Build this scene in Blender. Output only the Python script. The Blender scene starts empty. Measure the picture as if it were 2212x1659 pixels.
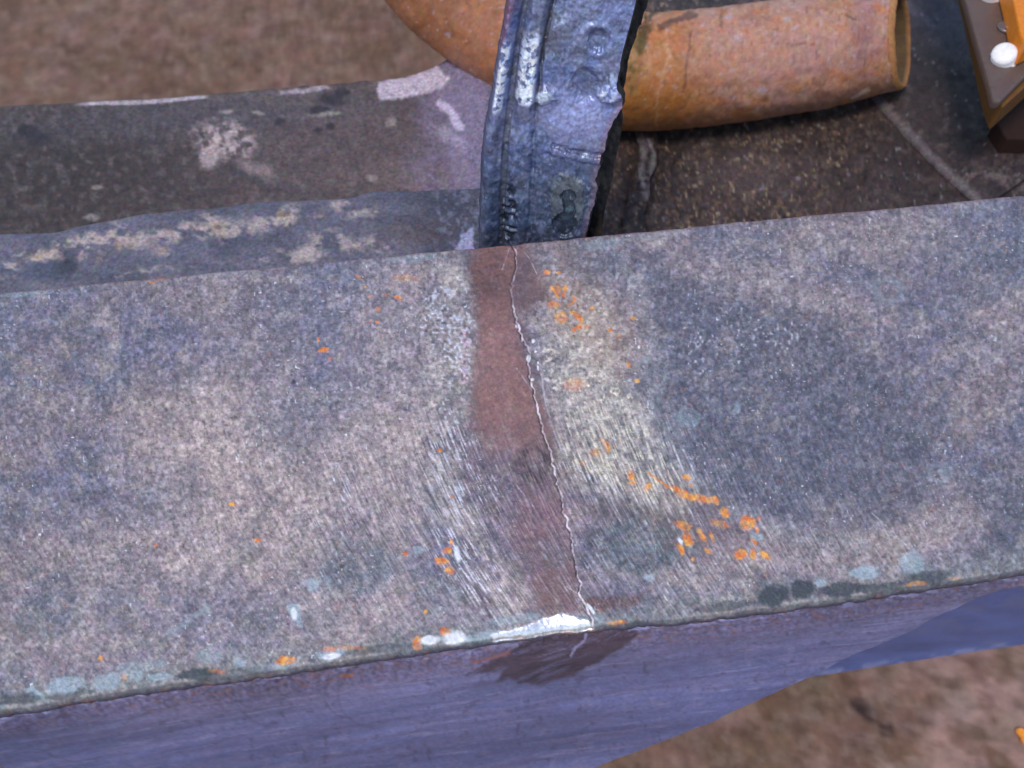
import bpy, math, random
import numpy as np
from mathutils import Vector, Matrix

S = bpy.context.scene
COL = S.collection
random.seed(4)

# ---------------------------------------------------------------- camera
LENS = 32.0
TW, TH = 2212.0, 1659.0
FPX = TW * LENS / 36.0
PITCH = math.radians(58)
DIST = 0.26
CAM = np.array([0.0, -DIST * math.cos(PITCH), DIST * math.sin(PITCH)])
FWD = np.array([0.0, math.cos(PITCH), -math.sin(PITCH)])
RIGHT = np.array([1.0, 0.0, 0.0])
UP = np.cross(RIGHT, FWD)

cd = bpy.data.cameras.new('camera')
cam = bpy.data.objects.new('camera', cd)
COL.objects.link(cam)
cd.lens = LENS
cd.sensor_width = 36.0
cd.clip_start = 0.005
cd.clip_end = 100
cam.location = CAM.tolist()
cam.rotation_euler = (math.pi / 2 - PITCH, 0, 0)
cd.dof.use_dof = True
cd.dof.focus_distance = 0.258
cd.dof.aperture_fstop = 20.0
S.camera = cam

# ---------------------------------------------------------------- light
w = bpy.data.worlds.new('World')
S.world = w
w.use_nodes = True
nt = w.node_tree
nt.nodes.clear()
sky = nt.nodes.new('ShaderNodeTexSky')
sky.sky_type = 'NISHITA'
sky.sun_disc = False
SUN_EL, SUN_AZ = math.radians(64), math.radians(212)      # azimuth clockwise from +Y
sky.sun_elevation = SUN_EL
sky.sun_rotation = SUN_AZ
bg = nt.nodes.new('ShaderNodeBackground')
bg.inputs['Strength'].default_value = 0.15
wo = nt.nodes.new('ShaderNodeOutputWorld')
nt.links.new(sky.outputs[0], bg.inputs[0])
nt.links.new(bg.outputs[0], wo.inputs[0])
sl = bpy.data.lights.new('sun', 'SUN')
sl.energy = 1.5
sl.angle = math.radians(14)
sl.color = (1.0, 0.93, 0.86)
sun = bpy.data.objects.new('sun', sl)
COL.objects.link(sun)
sd = Vector((math.sin(SUN_AZ) * math.cos(SUN_EL), math.cos(SUN_AZ) * math.cos(SUN_EL), math.sin(SUN_EL)))
sun.rotation_euler = sd.to_track_quat('Z', 'Y').to_euler()
sun.location = (sd * 3)[:]
S.view_settings.view_transform = 'Standard'
S.view_settings.look = 'None'
S.view_settings.gamma = 1
S.view_settings.exposure = 0.35

# ---------------------------------------------------------------- geometry of a survey point
def ray(x, y):
    x = np.asarray(x, float); y = np.asarray(y, float)
    return (FWD[None, :] * FPX + RIGHT[None, :] * (x.reshape(-1, 1) - TW / 2)
            + UP[None, :] * (TH / 2 - y.reshape(-1, 1)))

def hit(x, y, p0, n):
    d = ray(x, y)
    p0 = np.asarray(p0, float); n = np.asarray(n, float)
    t = ((p0 - CAM) @ n) / (d @ n)
    return CAM + d * t[:, None]

def onz(x, y, z=0.0):
    return hit(x, y, (0, 0, z), (0, 0, 1))

def proj(P):
    q = P - CAM
    k = q @ FWD
    return TW / 2 + FPX * (q @ RIGHT) / k, TH / 2 - FPX * (q @ UP) / k

# ---------------------------------------------------------------- noise and mark painting
def _h(i, j, s):
    n = (i.astype(np.int64) * 374761393 + j.astype(np.int64) * 668265263 + s * 974634777) & 0xffffffff
    n = ((n ^ (n >> 13)) * 1274126177) & 0xffffffff
    n = (n ^ (n >> 16)) & 0xffffffff
    return n / 4294967295.0

def vn(x, y, s=0):
    xi = np.floor(x); yi = np.floor(y)
    fx = x - xi; fy = y - yi
    fx = fx * fx * (3 - 2 * fx); fy = fy * fy * (3 - 2 * fy)
    a = _h(xi, yi, s); b = _h(xi + 1, yi, s); c = _h(xi, yi + 1, s); d = _h(xi + 1, yi + 1, s)
    return (a * (1 - fx) + b * fx) * (1 - fy) + (c * (1 - fx) + d * fx) * fy

def fbm(x, y, s=0, o=4, g=0.5):
    t = 0; a = 1; n = 0
    for k in range(o):
        c, sn = math.cos(k * 1.1), math.sin(k * 1.1)
        f = 2.03 ** k
        t = t + a * vn((x * c - y * sn) * f + 17 * k, (x * sn + y * c) * f + 31 * k, s + k)
        n += a; a *= g
    return t / n

def ss(a, b, x):
    t = np.clip((x - a) / (b - a), 0, 1)
    return t * t * (3 - 2 * t)

class Warp:
    """coordinates of a surface with ragged copies of themselves"""
    def __init__(s, x, y, amp=7, sc=22):
        s.x, s.y = x, y
        s.wx = x + (fbm(x / sc, y / sc, 91, 3) - .5) * 2 * amp
        s.wy = y + (fbm(x / sc, y / sc, 57, 3) - .5) * 2 * amp
        s.fn = fbm(x / 8.5, y / 8.5, 58, 3, .7)

def blob(W, cx, cy, rx, ry, a=0, soft=.25, rag=1.0):
    x = W.x + (W.wx - W.x) * rag - cx; y = W.y + (W.wy - W.y) * rag - cy
    c, s = math.cos(math.radians(a)), math.sin(math.radians(a))
    d = np.sqrt(((x * c + y * s) / rx) ** 2 + ((-x * s + y * c) / ry) ** 2)
    rr = min(rx, ry)
    d = d + (W.fn - .5) * min(1.5, .35 + 3.2 / rr) * (rag > 0) * min(rag + .3, 1)
    return ss(1 + soft, 1 - soft, d)

def region(W, cx, cy, rx, ry, a=0):
    return blob(W, cx, cy, rx, ry, a, .75, 2.5)

def pdist(x, y, pts):
    d = np.full(x.shape, 1e9)
    for (x0, y0), (x1, y1) in zip(pts[:-1], pts[1:]):
        dx, dy = x1 - x0, y1 - y0
        t = np.clip(((x - x0) * dx + (y - y0) * dy) / (dx * dx + dy * dy + 1e-9), 0, 1)
        d = np.minimum(d, np.hypot(x - x0 - t * dx, y - y0 - t * dy))
    return d

def line(W, pts, wd, rag=.3, soft=.5):
    d = pdist(W.x + (W.wx - W.x) * rag, W.y + (W.wy - W.y) * rag, pts)
    return ss(wd * (1 + soft), wd * (1 - soft), d + (W.fn - .5) * min(wd, 8) * 1.3 * (rag > .2))

def poly(W, pts, soft=6, rag=1.0):
    x = W.x + (W.wx - W.x) * rag; y = W.y + (W.wy - W.y) * rag
    p = list(pts) + [pts[0]]
    ins = np.zeros(x.shape, bool)
    for (x0, y0), (x1, y1) in zip(p[:-1], p[1:]):
        if y0 == y1: continue
        cr = ((y0 > y) != (y1 > y)) & (x < (x1 - x0) * (y - y0) / (y1 - y0) + x0)
        ins ^= cr
    d = pdist(x, y, p)
    return ss(-soft, soft, np.where(ins, d, -d) + (W.fn - .5) * 14 * min(rag, 1))

def L(r, g, b):
    v = np.array([r, g, b]) / 255.0
    return np.where(v <= .04045, v / 12.92, ((v + .055) / 1.055) ** 2.4)

def mix(c, m, col):
    return c * (1 - m[:, None]) + np.asarray(col)[None, :] * m[:, None]

def grain_dir(x, y, a=2.6, b=22, s=3):
    """grinding marks: long fine cells that lean further over towards the near edge"""
    t = y - 560
    return vn((x - .06 * t - .00042 * t * np.abs(t)) / a, y / b, s)

# ---------------------------------------------------------------- mesh helpers
def setattrs(me, color, spec):
    n = len(me.vertices)
    a = me.color_attributes.new('stain', 'FLOAT_COLOR', 'POINT')
    v = np.ones((n, 4), np.float32); v[:, :3] = color
    a.data.foreach_set('color', v.ravel())
    a = me.color_attributes.new('finish', 'FLOAT_COLOR', 'POINT')
    v = np.zeros((n, 4), np.float32); v[:, 0] = spec[0]; v[:, 1] = spec[1]; v[:, 2] = spec[2] if len(spec) > 2 else 1; v[:, 3] = 1
    a.data.foreach_set('color', v.ravel())

def link(name, me, mat, parent=None):
    o = bpy.data.objects.new(name, me)
    COL.objects.link(o)
    if mat: me.materials.append(mat)
    if parent: o.parent = parent
    return o

def mesh_from(name, V, F, mat, parent=None, smooth=True):
    me = bpy.data.meshes.new(name)
    F = np.asarray(F, np.int32)
    me.vertices.add(len(V)); me.vertices.foreach_set('co', np.asarray(V, np.float32).ravel())
    me.loops.add(F.size); me.loops.foreach_set('vertex_index', F.ravel())
    me.polygons.add(len(F))
    me.polygons.foreach_set('loop_start', np.arange(0, F.size, 4, dtype=np.int32))
    me.update(calc_edges=True)
    me.polygons.foreach_set('use_smooth', np.full(len(F), smooth, dtype=bool))
    me.update()
    return link(name, me, mat, parent)

def quads(nr, nc, wrapr=False, wrapc=False, off=0):
    r = np.arange(nr if wrapr else nr - 1); c = np.arange(nc if wrapc else nc - 1)
    R, C = np.meshgrid(r, c, indexing='ij')
    R2 = (R + 1) % nr; C2 = (C + 1) % nc
    return off + np.stack([R * nc + C, R2 * nc + C, R2 * nc + C2, R * nc + C2], -1).reshape(-1, 4)

def grid_solid(G, back):
    """G: nr x nc x 3 front surface, back: offset vector or array; returns closed solid with crisp rim"""
    nr, nc, _ = G.shape
    V = [G.reshape(-1, 3)]
    F = [quads(nr, nc)]
    b = np.asarray(back)
    idx = [(0, j) for j in range(nc)] + [(i, nc - 1) for i in range(1, nr)] + \
          [(nr - 1, j) for j in range(nc - 2, -1, -1)] + [(i, 0) for i in range(nr - 2, 0, -1)]
    ring = np.array([G[i, j] for i, j in idx])
    n = len(ring)
    off = nr * nc
    V.append(ring); V.append(ring + b)
    a = np.arange(n); a2 = (a + 1) % n
    F.append(np.stack([off + a, off + a2, off + n + a2, off + n + a], -1))
    # coarse back grid
    off2 = off + 2 * n
    V.append((G + b).reshape(-1, 3))
    F.append(quads(nr, nc, off=off2)[:, ::-1])
    return np.concatenate(V), np.concatenate(F)

def interp(px, pts):
    p = np.array(pts, float)
    return np.interp(px, p[:, 0], p[:, 1])

def smooth_interp(px, pts):
    """Catmull-Rom through sorted points"""
    p = np.array(pts, float)
    x, y = p[:, 0], p[:, 1]
    m = np.gradient(y, x)
    i = np.clip(np.searchsorted(x, px) - 1, 0, len(x) - 2)
    h = x[i + 1] - x[i]; t = np.clip((px - x[i]) / h, 0, 1)
    return ((2 * t**3 - 3 * t**2 + 1) * y[i] + (t**3 - 2 * t**2 + t) * h * m[i]
            + (-2 * t**3 + 3 * t**2) * y[i + 1] + (t**3 - t**2) * h * m[i + 1])

def thing(name, label, cat, loc=(0, 0, 0), group=None):
    o = bpy.data.objects.new(name, None)
    COL.objects.link(o)
    o.empty_display_size = .01
    o['label'] = label; o['category'] = cat
    if group: o['group'] = group
    return o

def tag(o, label, cat, group=None):
    o['label'] = label; o['category'] = cat
    if group: o['group'] = group

# ---------------------------------------------------------------- material
def metal(name, grain=.35, gscale=900, bump=.25, bscale=1400, tint=.10, stretch=(1, 1, 1), spec=.5):
    m = bpy.data.materials.new(name)
    m.use_nodes = True
    nt = m.node_tree; N = nt.nodes; K = nt.links
    b = N['Principled BSDF']
    st = N.new('ShaderNodeAttribute'); st.attribute_name = 'stain'
    fi = N.new('ShaderNodeAttribute'); fi.attribute_name = 'finish'
    sx = N.new('ShaderNodeSeparateColor'); K.new(fi.outputs['Color'], sx.inputs[0])
    tc = N.new('ShaderNodeTexCoord')
    mp = N.new('ShaderNodeMapping'); mp.inputs['Scale'].default_value = stretch
    K.new(tc.outputs['Object'], mp.inputs[0])
    n1 = N.new('ShaderNodeTexNoise'); n1.inputs['Scale'].default_value = gscale
    n1.inputs['Detail'].default_value = 3; n1.inputs['Roughness'].default_value = .65
    K.new(mp.outputs[0], n1.inputs['Vector'])
    r = N.new('ShaderNodeMapRange'); r.inputs['From Min'].default_value = .3; r.inputs['From Max'].default_value = .7
    r.inputs['To Min'].default_value = 1 - grain; r.inputs['To Max'].default_value = 1 + grain
    K.new(n1.outputs['Fac'], r.inputs['Value'])
    mul = N.new('ShaderNodeVectorMath'); mul.operation = 'SCALE'
    K.new(st.outputs['Color'], mul.inputs[0]); K.new(r.outputs[0], mul.inputs['Scale'])
    # colour drift of the oxide film
    n2 = N.new('ShaderNodeTexNoise'); n2.inputs['Scale'].default_value = gscale * .45
    n2.inputs['Detail'].default_value = 2
    K.new(mp.outputs[0], n2.inputs['Vector'])
    mc = N.new('ShaderNodeMix'); mc.data_type = 'RGBA'; mc.blend_type = 'SOFT_LIGHT'
    mc.inputs[0].default_value = tint * 4
    K.new(mul.outputs[0], mc.inputs[6]); K.new(n2.outputs['Color'], mc.inputs[7])
    K.new(mc.outputs[2], b.inputs['Base Color'])
    K.new(sx.outputs[0], b.inputs['Metallic'])
    rr = N.new('ShaderNodeMath'); rr.operation = 'MULTIPLY_ADD'; rr.inputs[1].default_value = .25
    K.new(n1.outputs['Fac'], rr.inputs[0])
    sb = N.new('ShaderNodeMath'); sb.operation = 'SUBTRACT'; sb.inputs[1].default_value = .12; sb.use_clamp = True
    K.new(sx.outputs[1], rr.inputs[2]); K.new(rr.outputs[0], sb.inputs[0])
    K.new(sb.outputs[0], b.inputs['Roughness'])
    b.inputs['Specular IOR Level'].default_value = spec
    n3 = N.new('ShaderNodeTexNoise'); n3.inputs['Scale'].default_value = bscale
    n3.inputs['Detail'].default_value = 4; n3.inputs['Roughness'].default_value = .7
    K.new(mp.outputs[0], n3.inputs['Vector'])
    bp = N.new('ShaderNodeBump'); bp.inputs['Strength'].default_value = bump
    bp.inputs['Distance'].default_value = .0006
    bm_ = N.new('ShaderNodeMath'); bm_.operation = 'MULTIPLY'; bm_.inputs[1].default_value = bump
    K.new(sx.outputs[2], bm_.inputs[0]); K.new(bm_.outputs[0], bp.inputs['Strength'])
    K.new(n3.outputs['Fac'], bp.inputs['Height']); K.new(bp.outputs[0], b.inputs['Normal'])
    return m

M_TOP = metal('oxidised_plate_steel', .24, 1000, .5, 1500, .05)
M_WEB = metal('blue_brushed_steel', .14, 500, .25, 900, .05, (1, 1, 2.5))
M_PLATE = metal('greasy_mill_scale', .42, 800, .5, 1200, .1)
M_STRAP = metal('weathered_forged_steel', .2, 900, .22, 1200, .05)
M_RUST = metal('surface_rust', .16, 600, .3, 900, .07, spec=.35)
M_FLOOR = metal('dusty_floor', .22, 90, .3, 160, .04, spec=.2)
M_PART = metal('painted_part', .12, 500, .08, 700, .04)

OR1, OR2 = L(225, 120, 22), L(232, 150, 40)
SLATE, VIOL, WARM, TAN = L(106, 112, 127), L(128, 123, 141), L(152, 137, 139), L(166, 154, 140)
MINT, PALE, WHITE = L(158, 176, 184), L(205, 200, 205), L(240, 240, 240)
BROWN = L(108, 80, 78)

# ================================================================ BEAM
BACK = [(-500, 680), (0, 632), (2212, 421), (2700, 374)]
FRONT = [(-500, 1616), (0, 1539), (300, 1490), (602, 1450), (800, 1421), (1003, 1391), (1278, 1355), (1450, 1340),
         (1633, 1319), (1824, 1293), (2016, 1263), (2212, 1233), (2700, 1160)]
CRACK = [(1107, 520), (1109, 535), (1117, 561), (1116, 578), (1107, 609), (1105, 640), (1108, 668), (1116, 699),
         (1128, 723), (1140, 748), (1143, 773), (1140, 804), (1150, 844), (1157, 872), (1162, 899), (1174, 933),
         (1181, 962), (1199, 1012), (1203, 1054), (1216, 1093), (1224, 1132), (1235, 1166), (1241, 1209),
         (1251, 1259), (1253, 1282), (1274, 1325), (1279, 1360)]

beam = thing('steel_beam', 'wide grey steel beam with a cracked, ground and brown stained band across its top', 'steel beam')
beam['kind'] = 'thing'

NC, NR = 1380, 470
sx_ = np.linspace(-250, 2460, NC)
jb = (fbm(sx_ / 30, sx_ * 0, 5, 3) - .5) * 3.0
jf = (fbm(sx_ / 26, sx_ * 0, 9, 4) - .5) * 9.0
PB = onz(sx_, smooth_interp(sx_, BACK) + jb)
# matching front point: same world station
FX = sx_ + (sx_ - 1106) * 0.0
PF = onz(FX, smooth_interp(FX, FRONT) + jf)
v = np.linspace(0, 1, NR)
G = PB[None] * (1 - v[:, None, None]) + PF[None] * v[:, None, None]
# rounded near edge: pull the last strip down and round
inward = (PB - PF); inward /= np.linalg.norm(inward, axis=1)[:, None]
rad = 0.0011 + 0.0003 * ss(1040, 1130, sx_) * ss(1300, 1260, sx_) + .0006 * fbm(sx_ / 40, sx_ * 0, 3, 3)
dist = np.linalg.norm(G - PF[None], axis=2)
q = np.clip(1 - dist / rad[None], 0, 1)
G[:, :, 2] -= rad[None] * (1 - np.sqrt(np.clip(1 - q**2, 0, 1))) * .9
distb = np.linalg.norm(G - PB[None], axis=2)
qb = np.clip(1 - distb / .0006, 0, 1)
G[:, :, 2] -= .0006 * (1 - np.sqrt(np.clip(1 - qb**2, 0, 1)))
P = G.reshape(-1, 3)
X, Y = proj(P)
W = Warp(X, Y)

# band masks
left_edge = [(520, 1022), (541, 1018), (575, 1008), (618, 1014), (680, 1019), (742, 1020), (804, 1017), (865, 1012), (920, 1008), (990, 1030),
             (1050, 1075), (1100, 1085), (1170, 1085), (1230, 1105), (1286, 1140), (1345, 1150)]
band = poly(W, [(x, y) for y, x in left_edge] + [(1276, 1340), (1253, 1282), (1243, 1209), (1226, 1132), (1205, 1054), (1202, 1000),
            (1206, 952), (1183, 896), (1166, 850), (1150, 780), (1134, 720), (1128, 680), (1150, 656), (1180, 645), (1172, 580), (1134, 520)], 15, 1.5)
band *= .35 + .65 * ss(-14, 34, X + 26 * (fbm(X / 9, Y / 40, 140, 3) - .5) - np.interp(Y, [e_[0] for e_ in left_edge], [e_[1] for e_ in left_edge]))
band2 = poly(W, [(1258, 1292), (1330, 1288), (1385, 1284), (1376, 1306), (1290, 1318), (1268, 1316)], 7)
core = poly(W, [(1022, 520), (1010, 575), (1030, 660), (1034, 800), (1022, 880), (1050, 960), (1140, 985), (1185, 990), (1160, 880), (1130, 780),
                (1110, 690), (1104, 620), (1112, 560), (1100, 520)], 22)
halo = region(W, 1100, 980, 130, 80) * .8 + region(W, 1140, 1130, 110, 100) * .7 + region(W, 1290, 1110, 60, 35) * .5 + region(W, 1180, 1290, 130, 55) * .5
halo = np.clip(halo, 0, 1)

lo = fbm(X / 190, Y / 150, 21, 4); lo2 = fbm(X / 85, Y / 75, 22, 4); md = fbm(X / 28, Y / 24, 23, 3)
fine = vn(X / 5.2, Y / 5.2, 24); fine2 = vn(X / 3.4, Y / 3.4, 25)
streak = grain_dir(X, Y, 2.7, 24, 31); streak2 = grain_dir(X, Y, 4.5, 38, 32)
nearer = ss(720, 1150, Y)                    # the lower part of the face has the longest file marks
ctr = np.clip(region(W, 1180, 1000, 330, 420, -15) + region(W, 1650, 1000, 330, 260) * .45 + region(W, 760, 1180, 260, 220) * .25, 0, 1)
smk = nearer * (.18 + .82 * ctr)               # where file marks dominate over scale

c48 = fbm(X / 46, Y / 40, 48, 4, .62); c20 = fbm(X / 19, Y / 18, 49, 3)
c = np.tile(VIOL, (len(X), 1)) * .88
c = mix(c, ss(.36, .68, lo) * .8, WARM * .85)
c = mix(c, ss(.48, .68, lo2) * .55, SLATE)
c = mix(c, ss(.55, .75, md) * .35, TAN)
for r_ in [(480, 950, 190, 130, 0, .75), (480, 1170, 330, 110, -5, .6), (860, 760, 110, 190, 0, .45), (600, 1010, 140, 90, 0, .4), (830, 1000, 140, 120, 0, .55),
           (800, 1330, 300, 60, -8, .45), (150, 1400, 200, 60, -8, .4), (1700, 640, 220, 50, 15, .5), (1950, 520, 180, 50, 0, .35), (2150, 700, 90, 130, 0, .3),
           (1750, 1190, 330, 60, -8, .5), (2000, 1120, 170, 70, 0, .35)]:
    c = mix(c, region(W, *r_[:5]) * r_[5], np.array(L(186, 166, 158)))
for r_ in [(1320, 900, 95, 260, -20, .8), (1270, 700, 60, 100, -10, .3), (1400, 1010, 90, 70, 35, .6), (1250, 1010, 60, 40, 10, .8), (990, 780, 55, 120, 5, .5)]:
    c = mix(c, region(W, *r_[:5]) * r_[5], L(190, 177, 162))  # tan glare around the crack, painted into the colour
for r_ in [(1560, 850, 190, 230, -20, .75), (1500, 1010, 120, 160, -30, .7), (620, 910, 80, 70, 0, .6), (330, 1080, 90, 50, 0, .5), (650, 700, 160, 90, 0, .4), (1310, 560, 120, 50, 0, .55),
           (2160, 540, 110, 80, 0, .8), (2190, 1120, 70, 130, 0, .7), (960, 1010, 35, 130, 8, .6), (1850, 1010, 200, 130, 0, .4), (1000, 600, 60, 45, 0, .5), (100, 620, 220, 30, -5, .5),
           (1700, 1010, 170, 110, 0, .5)]:
    c = mix(c, region(W, *r_[:5]) * r_[5] * .9, L(104, 108, 122))
bowl = poly(W, [(1385, 620), (1432, 750), (1440, 870), (1480, 980), (1560, 1060), (1680, 1120), (1850, 1150), (2000, 1100), (2060, 950), (1960, 800), (1850, 720), (1700, 650), (1500, 600)], 22, 1.6)
c = mix(c, bowl * .6, L(112, 111, 124))
c = mix(c, line(W, [(1370, 610), (1412, 750), (1424, 880), (1464, 1000), (1545, 1082), (1680, 1145), (1860, 1180)], 18, 1, .8) * .35, L(158, 158, 160))
glareL = line(W, [(975, 560), (985, 700), (975, 820), (950, 930), (960, 1040), (1010, 1150), (1080, 1260), (1120, 1340)], 26, 2.2, .9)  # glare on both sides of the brown band, painted as cream
glareR = poly(W, [(1165, 700), (1250, 740), (1350, 820), (1410, 900), (1460, 1010), (1530, 1080), (1480, 1110), (1390, 1070), (1300, 1035), (1225, 1010), (1205, 930), (1180, 830)], 16, 2)
c = mix(c, glareL * ss(.3, .6, c48) * .6, L(202, 190, 182))
c = mix(c, glareR * (.3 + .7 * ss(.38, .6, c20)) * .45, L(206, 196, 184))
# round water marks
for (cx, cy, r1, k) in [(770, 1230, 68, .6), (1395, 1170, 85, .75), (945, 1290, 50, .45), (560, 1345, 40, .5), (105, 1330, 62, .5), (1320, 1120, 60, .4), (690, 1340, 38, .3)]:
    m_ = blob(W, cx, cy, r1 * 1.15, r1 * .8, -10, .15, .7)
    rim = blob(W, cx, cy, r1 * 1.28, r1 * .9, -10, .06, .7) - blob(W, cx, cy, r1 * 1.15, r1 * .8, -10, .06, .7)
    c = mix(c, m_ * min(1, k * 1.3) * (.65 + .35 * ss(.3, .6, c20)), L(104, 110, 117))
    c = mix(c, np.clip(rim, 0, 1) * k * .6, L(150, 150, 146))
# pale worn rim beside both edges
db = Y - smooth_interp(X, BACK); df = smooth_interp(X, FRONT) - Y
rimb = ss(38, 8, db + 14 * (md - .5)) * ss(.42, .6, fbm(X / 70, Y / 60, 41, 3))
c = mix(c, rimb * .15, L(150, 150, 158))
rimf = ss(75, 12, df + 30 * (md - .5))
c = mix(c, rimf * .5, L(142, 145, 136))
# crack band
c = mix(c, np.clip(halo - band, 0, 1) * .55, BROWN * 1.3)
lowp = ss(850, 1150, Y + 160 * (c20 - .5) + .25 * (X - 1100)) * (1 - region(W, 1165, 1110, 60, 110) * .9) * (1 - region(W, 1210, 1290, 70, 70) * .9) * ss(.30, .62, fbm(X / 40, Y / 60, 88, 3) + .25 * (1150 - X) / 100 + .1)
band = np.clip(band * (1 - .75 * lowp) * (1.12 - .55 * ss(.55, .85, streak) * (1 - core) * ss(900, 1000, Y) - .22 * ss(.5, .75, md)), 0, 1)
c = mix(c, band * (.70 + .16 * ss(.3, .7, c20)), BROWN * (1.15))
c = mix(c, band * core * (.75 - .3 * ss(850, 960, Y)), L(118, 82, 74) * (1 - .35 * ss(760, 560, Y))[:, None] if False else L(134, 98, 92) * np.array([1, .97, .97]))
c = mix(c, region(W, 1075, 780, 40, 90) * .5 * (band > .3), L(158, 118, 112))  # lighting down the band painted in: light middle, dark top
c = mix(c, region(W, 1050, 590, 50, 60) * band * .6, L(88, 60, 54))
c = mix(c, band2 * .85, BROWN)
right_strip = poly(W, [(1118, 545), (1170, 570), (1182, 640), (1140, 690), (1165, 850), (1130, 760), (1112, 690), (1108, 620)], 8)
c = mix(c, right_strip * .4, L(88, 76, 86))
c = mix(c, np.clip(region(W, 1156, 1005, 42, 40) * (.4 + 1.0 * ss(.35, .65, md)), 0, 1) * .8 * (.5 + .5 * ss(.7, .3, streak)), L(46, 40, 46))
c = mix(c, poly(W, [(1185, 1030), (1205, 1060), (1232, 1180), (1190, 1150), (1120, 1190), (1085, 1150), (1120, 1100)], 14, 1.5) * .45, L(132, 102, 112))
c = mix(c, region(W, 1128, 1100, 60, 20) * .3, L(112, 86, 100))
# grain, speckles and grinding marks
rough_spots = 1 - .75 * band
n7 = vn(X / 7.5, Y / 7.0, 26); n11 = fbm(X / 13, Y / 12, 27, 2)
grit = ss(.42, .78, fine * .45 + n7 * .3 + vn(X / 10, Y / 12, 29) * .25)
smk = smk * (1 - .5 * band)
salt = grit * (1 - .75 * smk) + ss(.5, .85, streak) * .75 * smk
c *= (1 + ((c48 - .5) * .42 + (c20 - .5) * .5) * (1 - .65 * band))[:, None]
c = mix(c, ss(.58, .76, c48) * .28 * rough_spots, L(180, 162, 150))
c = mix(c, ss(.44, .28, c48) * .28 * rough_spots, L(92, 97, 112))
c *= (1 + ((fine2 - .5) * .22 + (n11 - .5) * .35) * rough_spots)[:, None]
c *= (.84 + .50 * salt * (.35 + .65 * rough_spots) + .12 * (1 - rough_spots))[:, None]
c = mix(c, ss(.35, .1, n7) * .35 * rough_spots, L(84, 86, 104))
c = mix(c, ss(.6, .85, vn(X / 6, Y / 8, 28)) * .22 * rough_spots, L(170, 146, 146))
c *= (1 + (streak - .5) * (.10 + .40 * smk) * (1 - .75 * band))[:, None]
c *= (1 + (streak2 - .5) * .22 * smk)[:, None]
dk = ss(.80, .93, vn(X / 4.6, Y / 5.5, 50)) * rough_spots
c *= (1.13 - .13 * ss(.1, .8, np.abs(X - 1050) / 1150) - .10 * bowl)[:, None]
c = mix(c, dk * .42, L(58, 58, 70))
pk = ss(.84, .95, vn(X / 5.0, Y / 4.2, 51)) * rough_spots
c = mix(c, pk * .4, L(176, 128, 110))
met = np.full(len(X), .12); rgh = np.full(len(X), .5)
# clusters of bare metal flecks, their glints painted in as near white
clus = np.zeros(len(X))
for r_ in [(950, 690, 62, 95, 0, 1.0), (975, 800, 40, 90, 0, .9), (955, 930, 35, 120, 8, .9), (1640, 715, 210, 80, 12, .74), (1520, 750, 60, 70, 0, .7), (1600, 860, 260, 190, 0, .55), (1520, 770, 110, 90, 0, .72), (1012, 760, 14, 110, 0, 1.2), (1190, 800, 26, 110, -12, 1.0), (730, 850, 60, 50, 0, .8), (880, 830, 70, 60, 0, .65), (990, 1060, 40, 60, -25, 1.0), (720, 1010, 30, 70, -15, .85), (740, 830, 90, 50, 0, .55),
           (745, 1040, 34, 80, -10, .8), (1330, 930, 100, 200, -22, .9), (1290, 1010, 90, 55, 20, 1.15), (985, 1000, 50, 180, 0, .95), (1250, 860, 70, 120, -15, .85), (985, 740, 30, 120, 0, 1.1), (1420, 1020, 80, 80, 30, .9), (1010, 1060, 90, 110, 0, .75), (1020, 1230, 60, 150, -35, .9),
           (500, 960, 130, 90, 0, .6), (500, 1200, 380, 130, -5, .55), (1450, 1090, 120, 60, 35, .6), (1210, 1230, 140, 90, 0, .5), (130, 720, 300, 120, 0, .28), (700, 1260, 150, 80, 0, .4),
           (1850, 800, 250, 100, 0, .3), (1450, 1255, 60, 20, -60, .8), (1700, 1200, 300, 60, -8, .4), (70, 1180, 140, 200, 0, .3)]:
    clus = np.maximum(clus, region(W, *r_[:5]) * r_[5])
fl = streak * ss(.15, .5, smk) + (1 - ss(.15, .5, smk)) * (fine * .6 + vn(X / 6, Y / 9, 30) * .4)
fleck = ss(.80, .94, fl * .62 + vn(X / 9, Y / 9, 62) * .20 + clus * .42 - .04) * ss(.05, .3, clus + .1)
fleck *= (1 - .75 * band)
fcol = L(226, 222, 228)[None] * (1 - glareR[:, None]) + L(240, 226, 200)[None] * glareR[:, None]
fleck = np.clip(fleck * (1.1 - .3 * bowl) * (.55 + .8 * fine2), 0, 1)
c = c * (1 - .9 * fleck[:, None]) + fcol * .9 * fleck[:, None]
gap = ss(.30, .12, fl) * ss(.1, .5, clus)
c = mix(c, gap * .55 * (1 - band), L(74, 74, 84))
met = met + fleck * .45; rgh = rgh - fleck * .14
# lone sparkles: glints painted as pale dots, plus orange specks
spk = ss(.90, .96, vn(X / 4.4, Y / 5.8, 71)) * ss(.36, .62, fbm(X / 90, Y / 90, 72, 2)) * (.45 + .55 * ss(.3, .7, vn(X / 30, Y / 30, 75)))
spo = ss(.955, .985, vn(X / 6, Y / 5, 73)) * ss(.45, .6, fbm(X / 70, Y / 70, 74, 2))
c = mix(c, spo * .75 * (1 - band), L(226, 150, 90))
g2 = fbm(X / 6.5, Y / 8.5, 121, 3, .75)
c *= (1 + (g2 - .5) * .55 * rough_spots * (1 - .3 * smk))[:, None]
c = mix(c, ss(.66, .82, g2) * .28 * rough_spots, L(206, 194, 192))
c = mix(c, ss(.34, .2, g2) * .45 * rough_spots, L(62, 62, 72))
c = mix(c, spk * .9 * (1 - band), L(236, 236, 240))
met = met + spk * .3 * (1 - band); rgh = rgh - spk * .15
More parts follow.
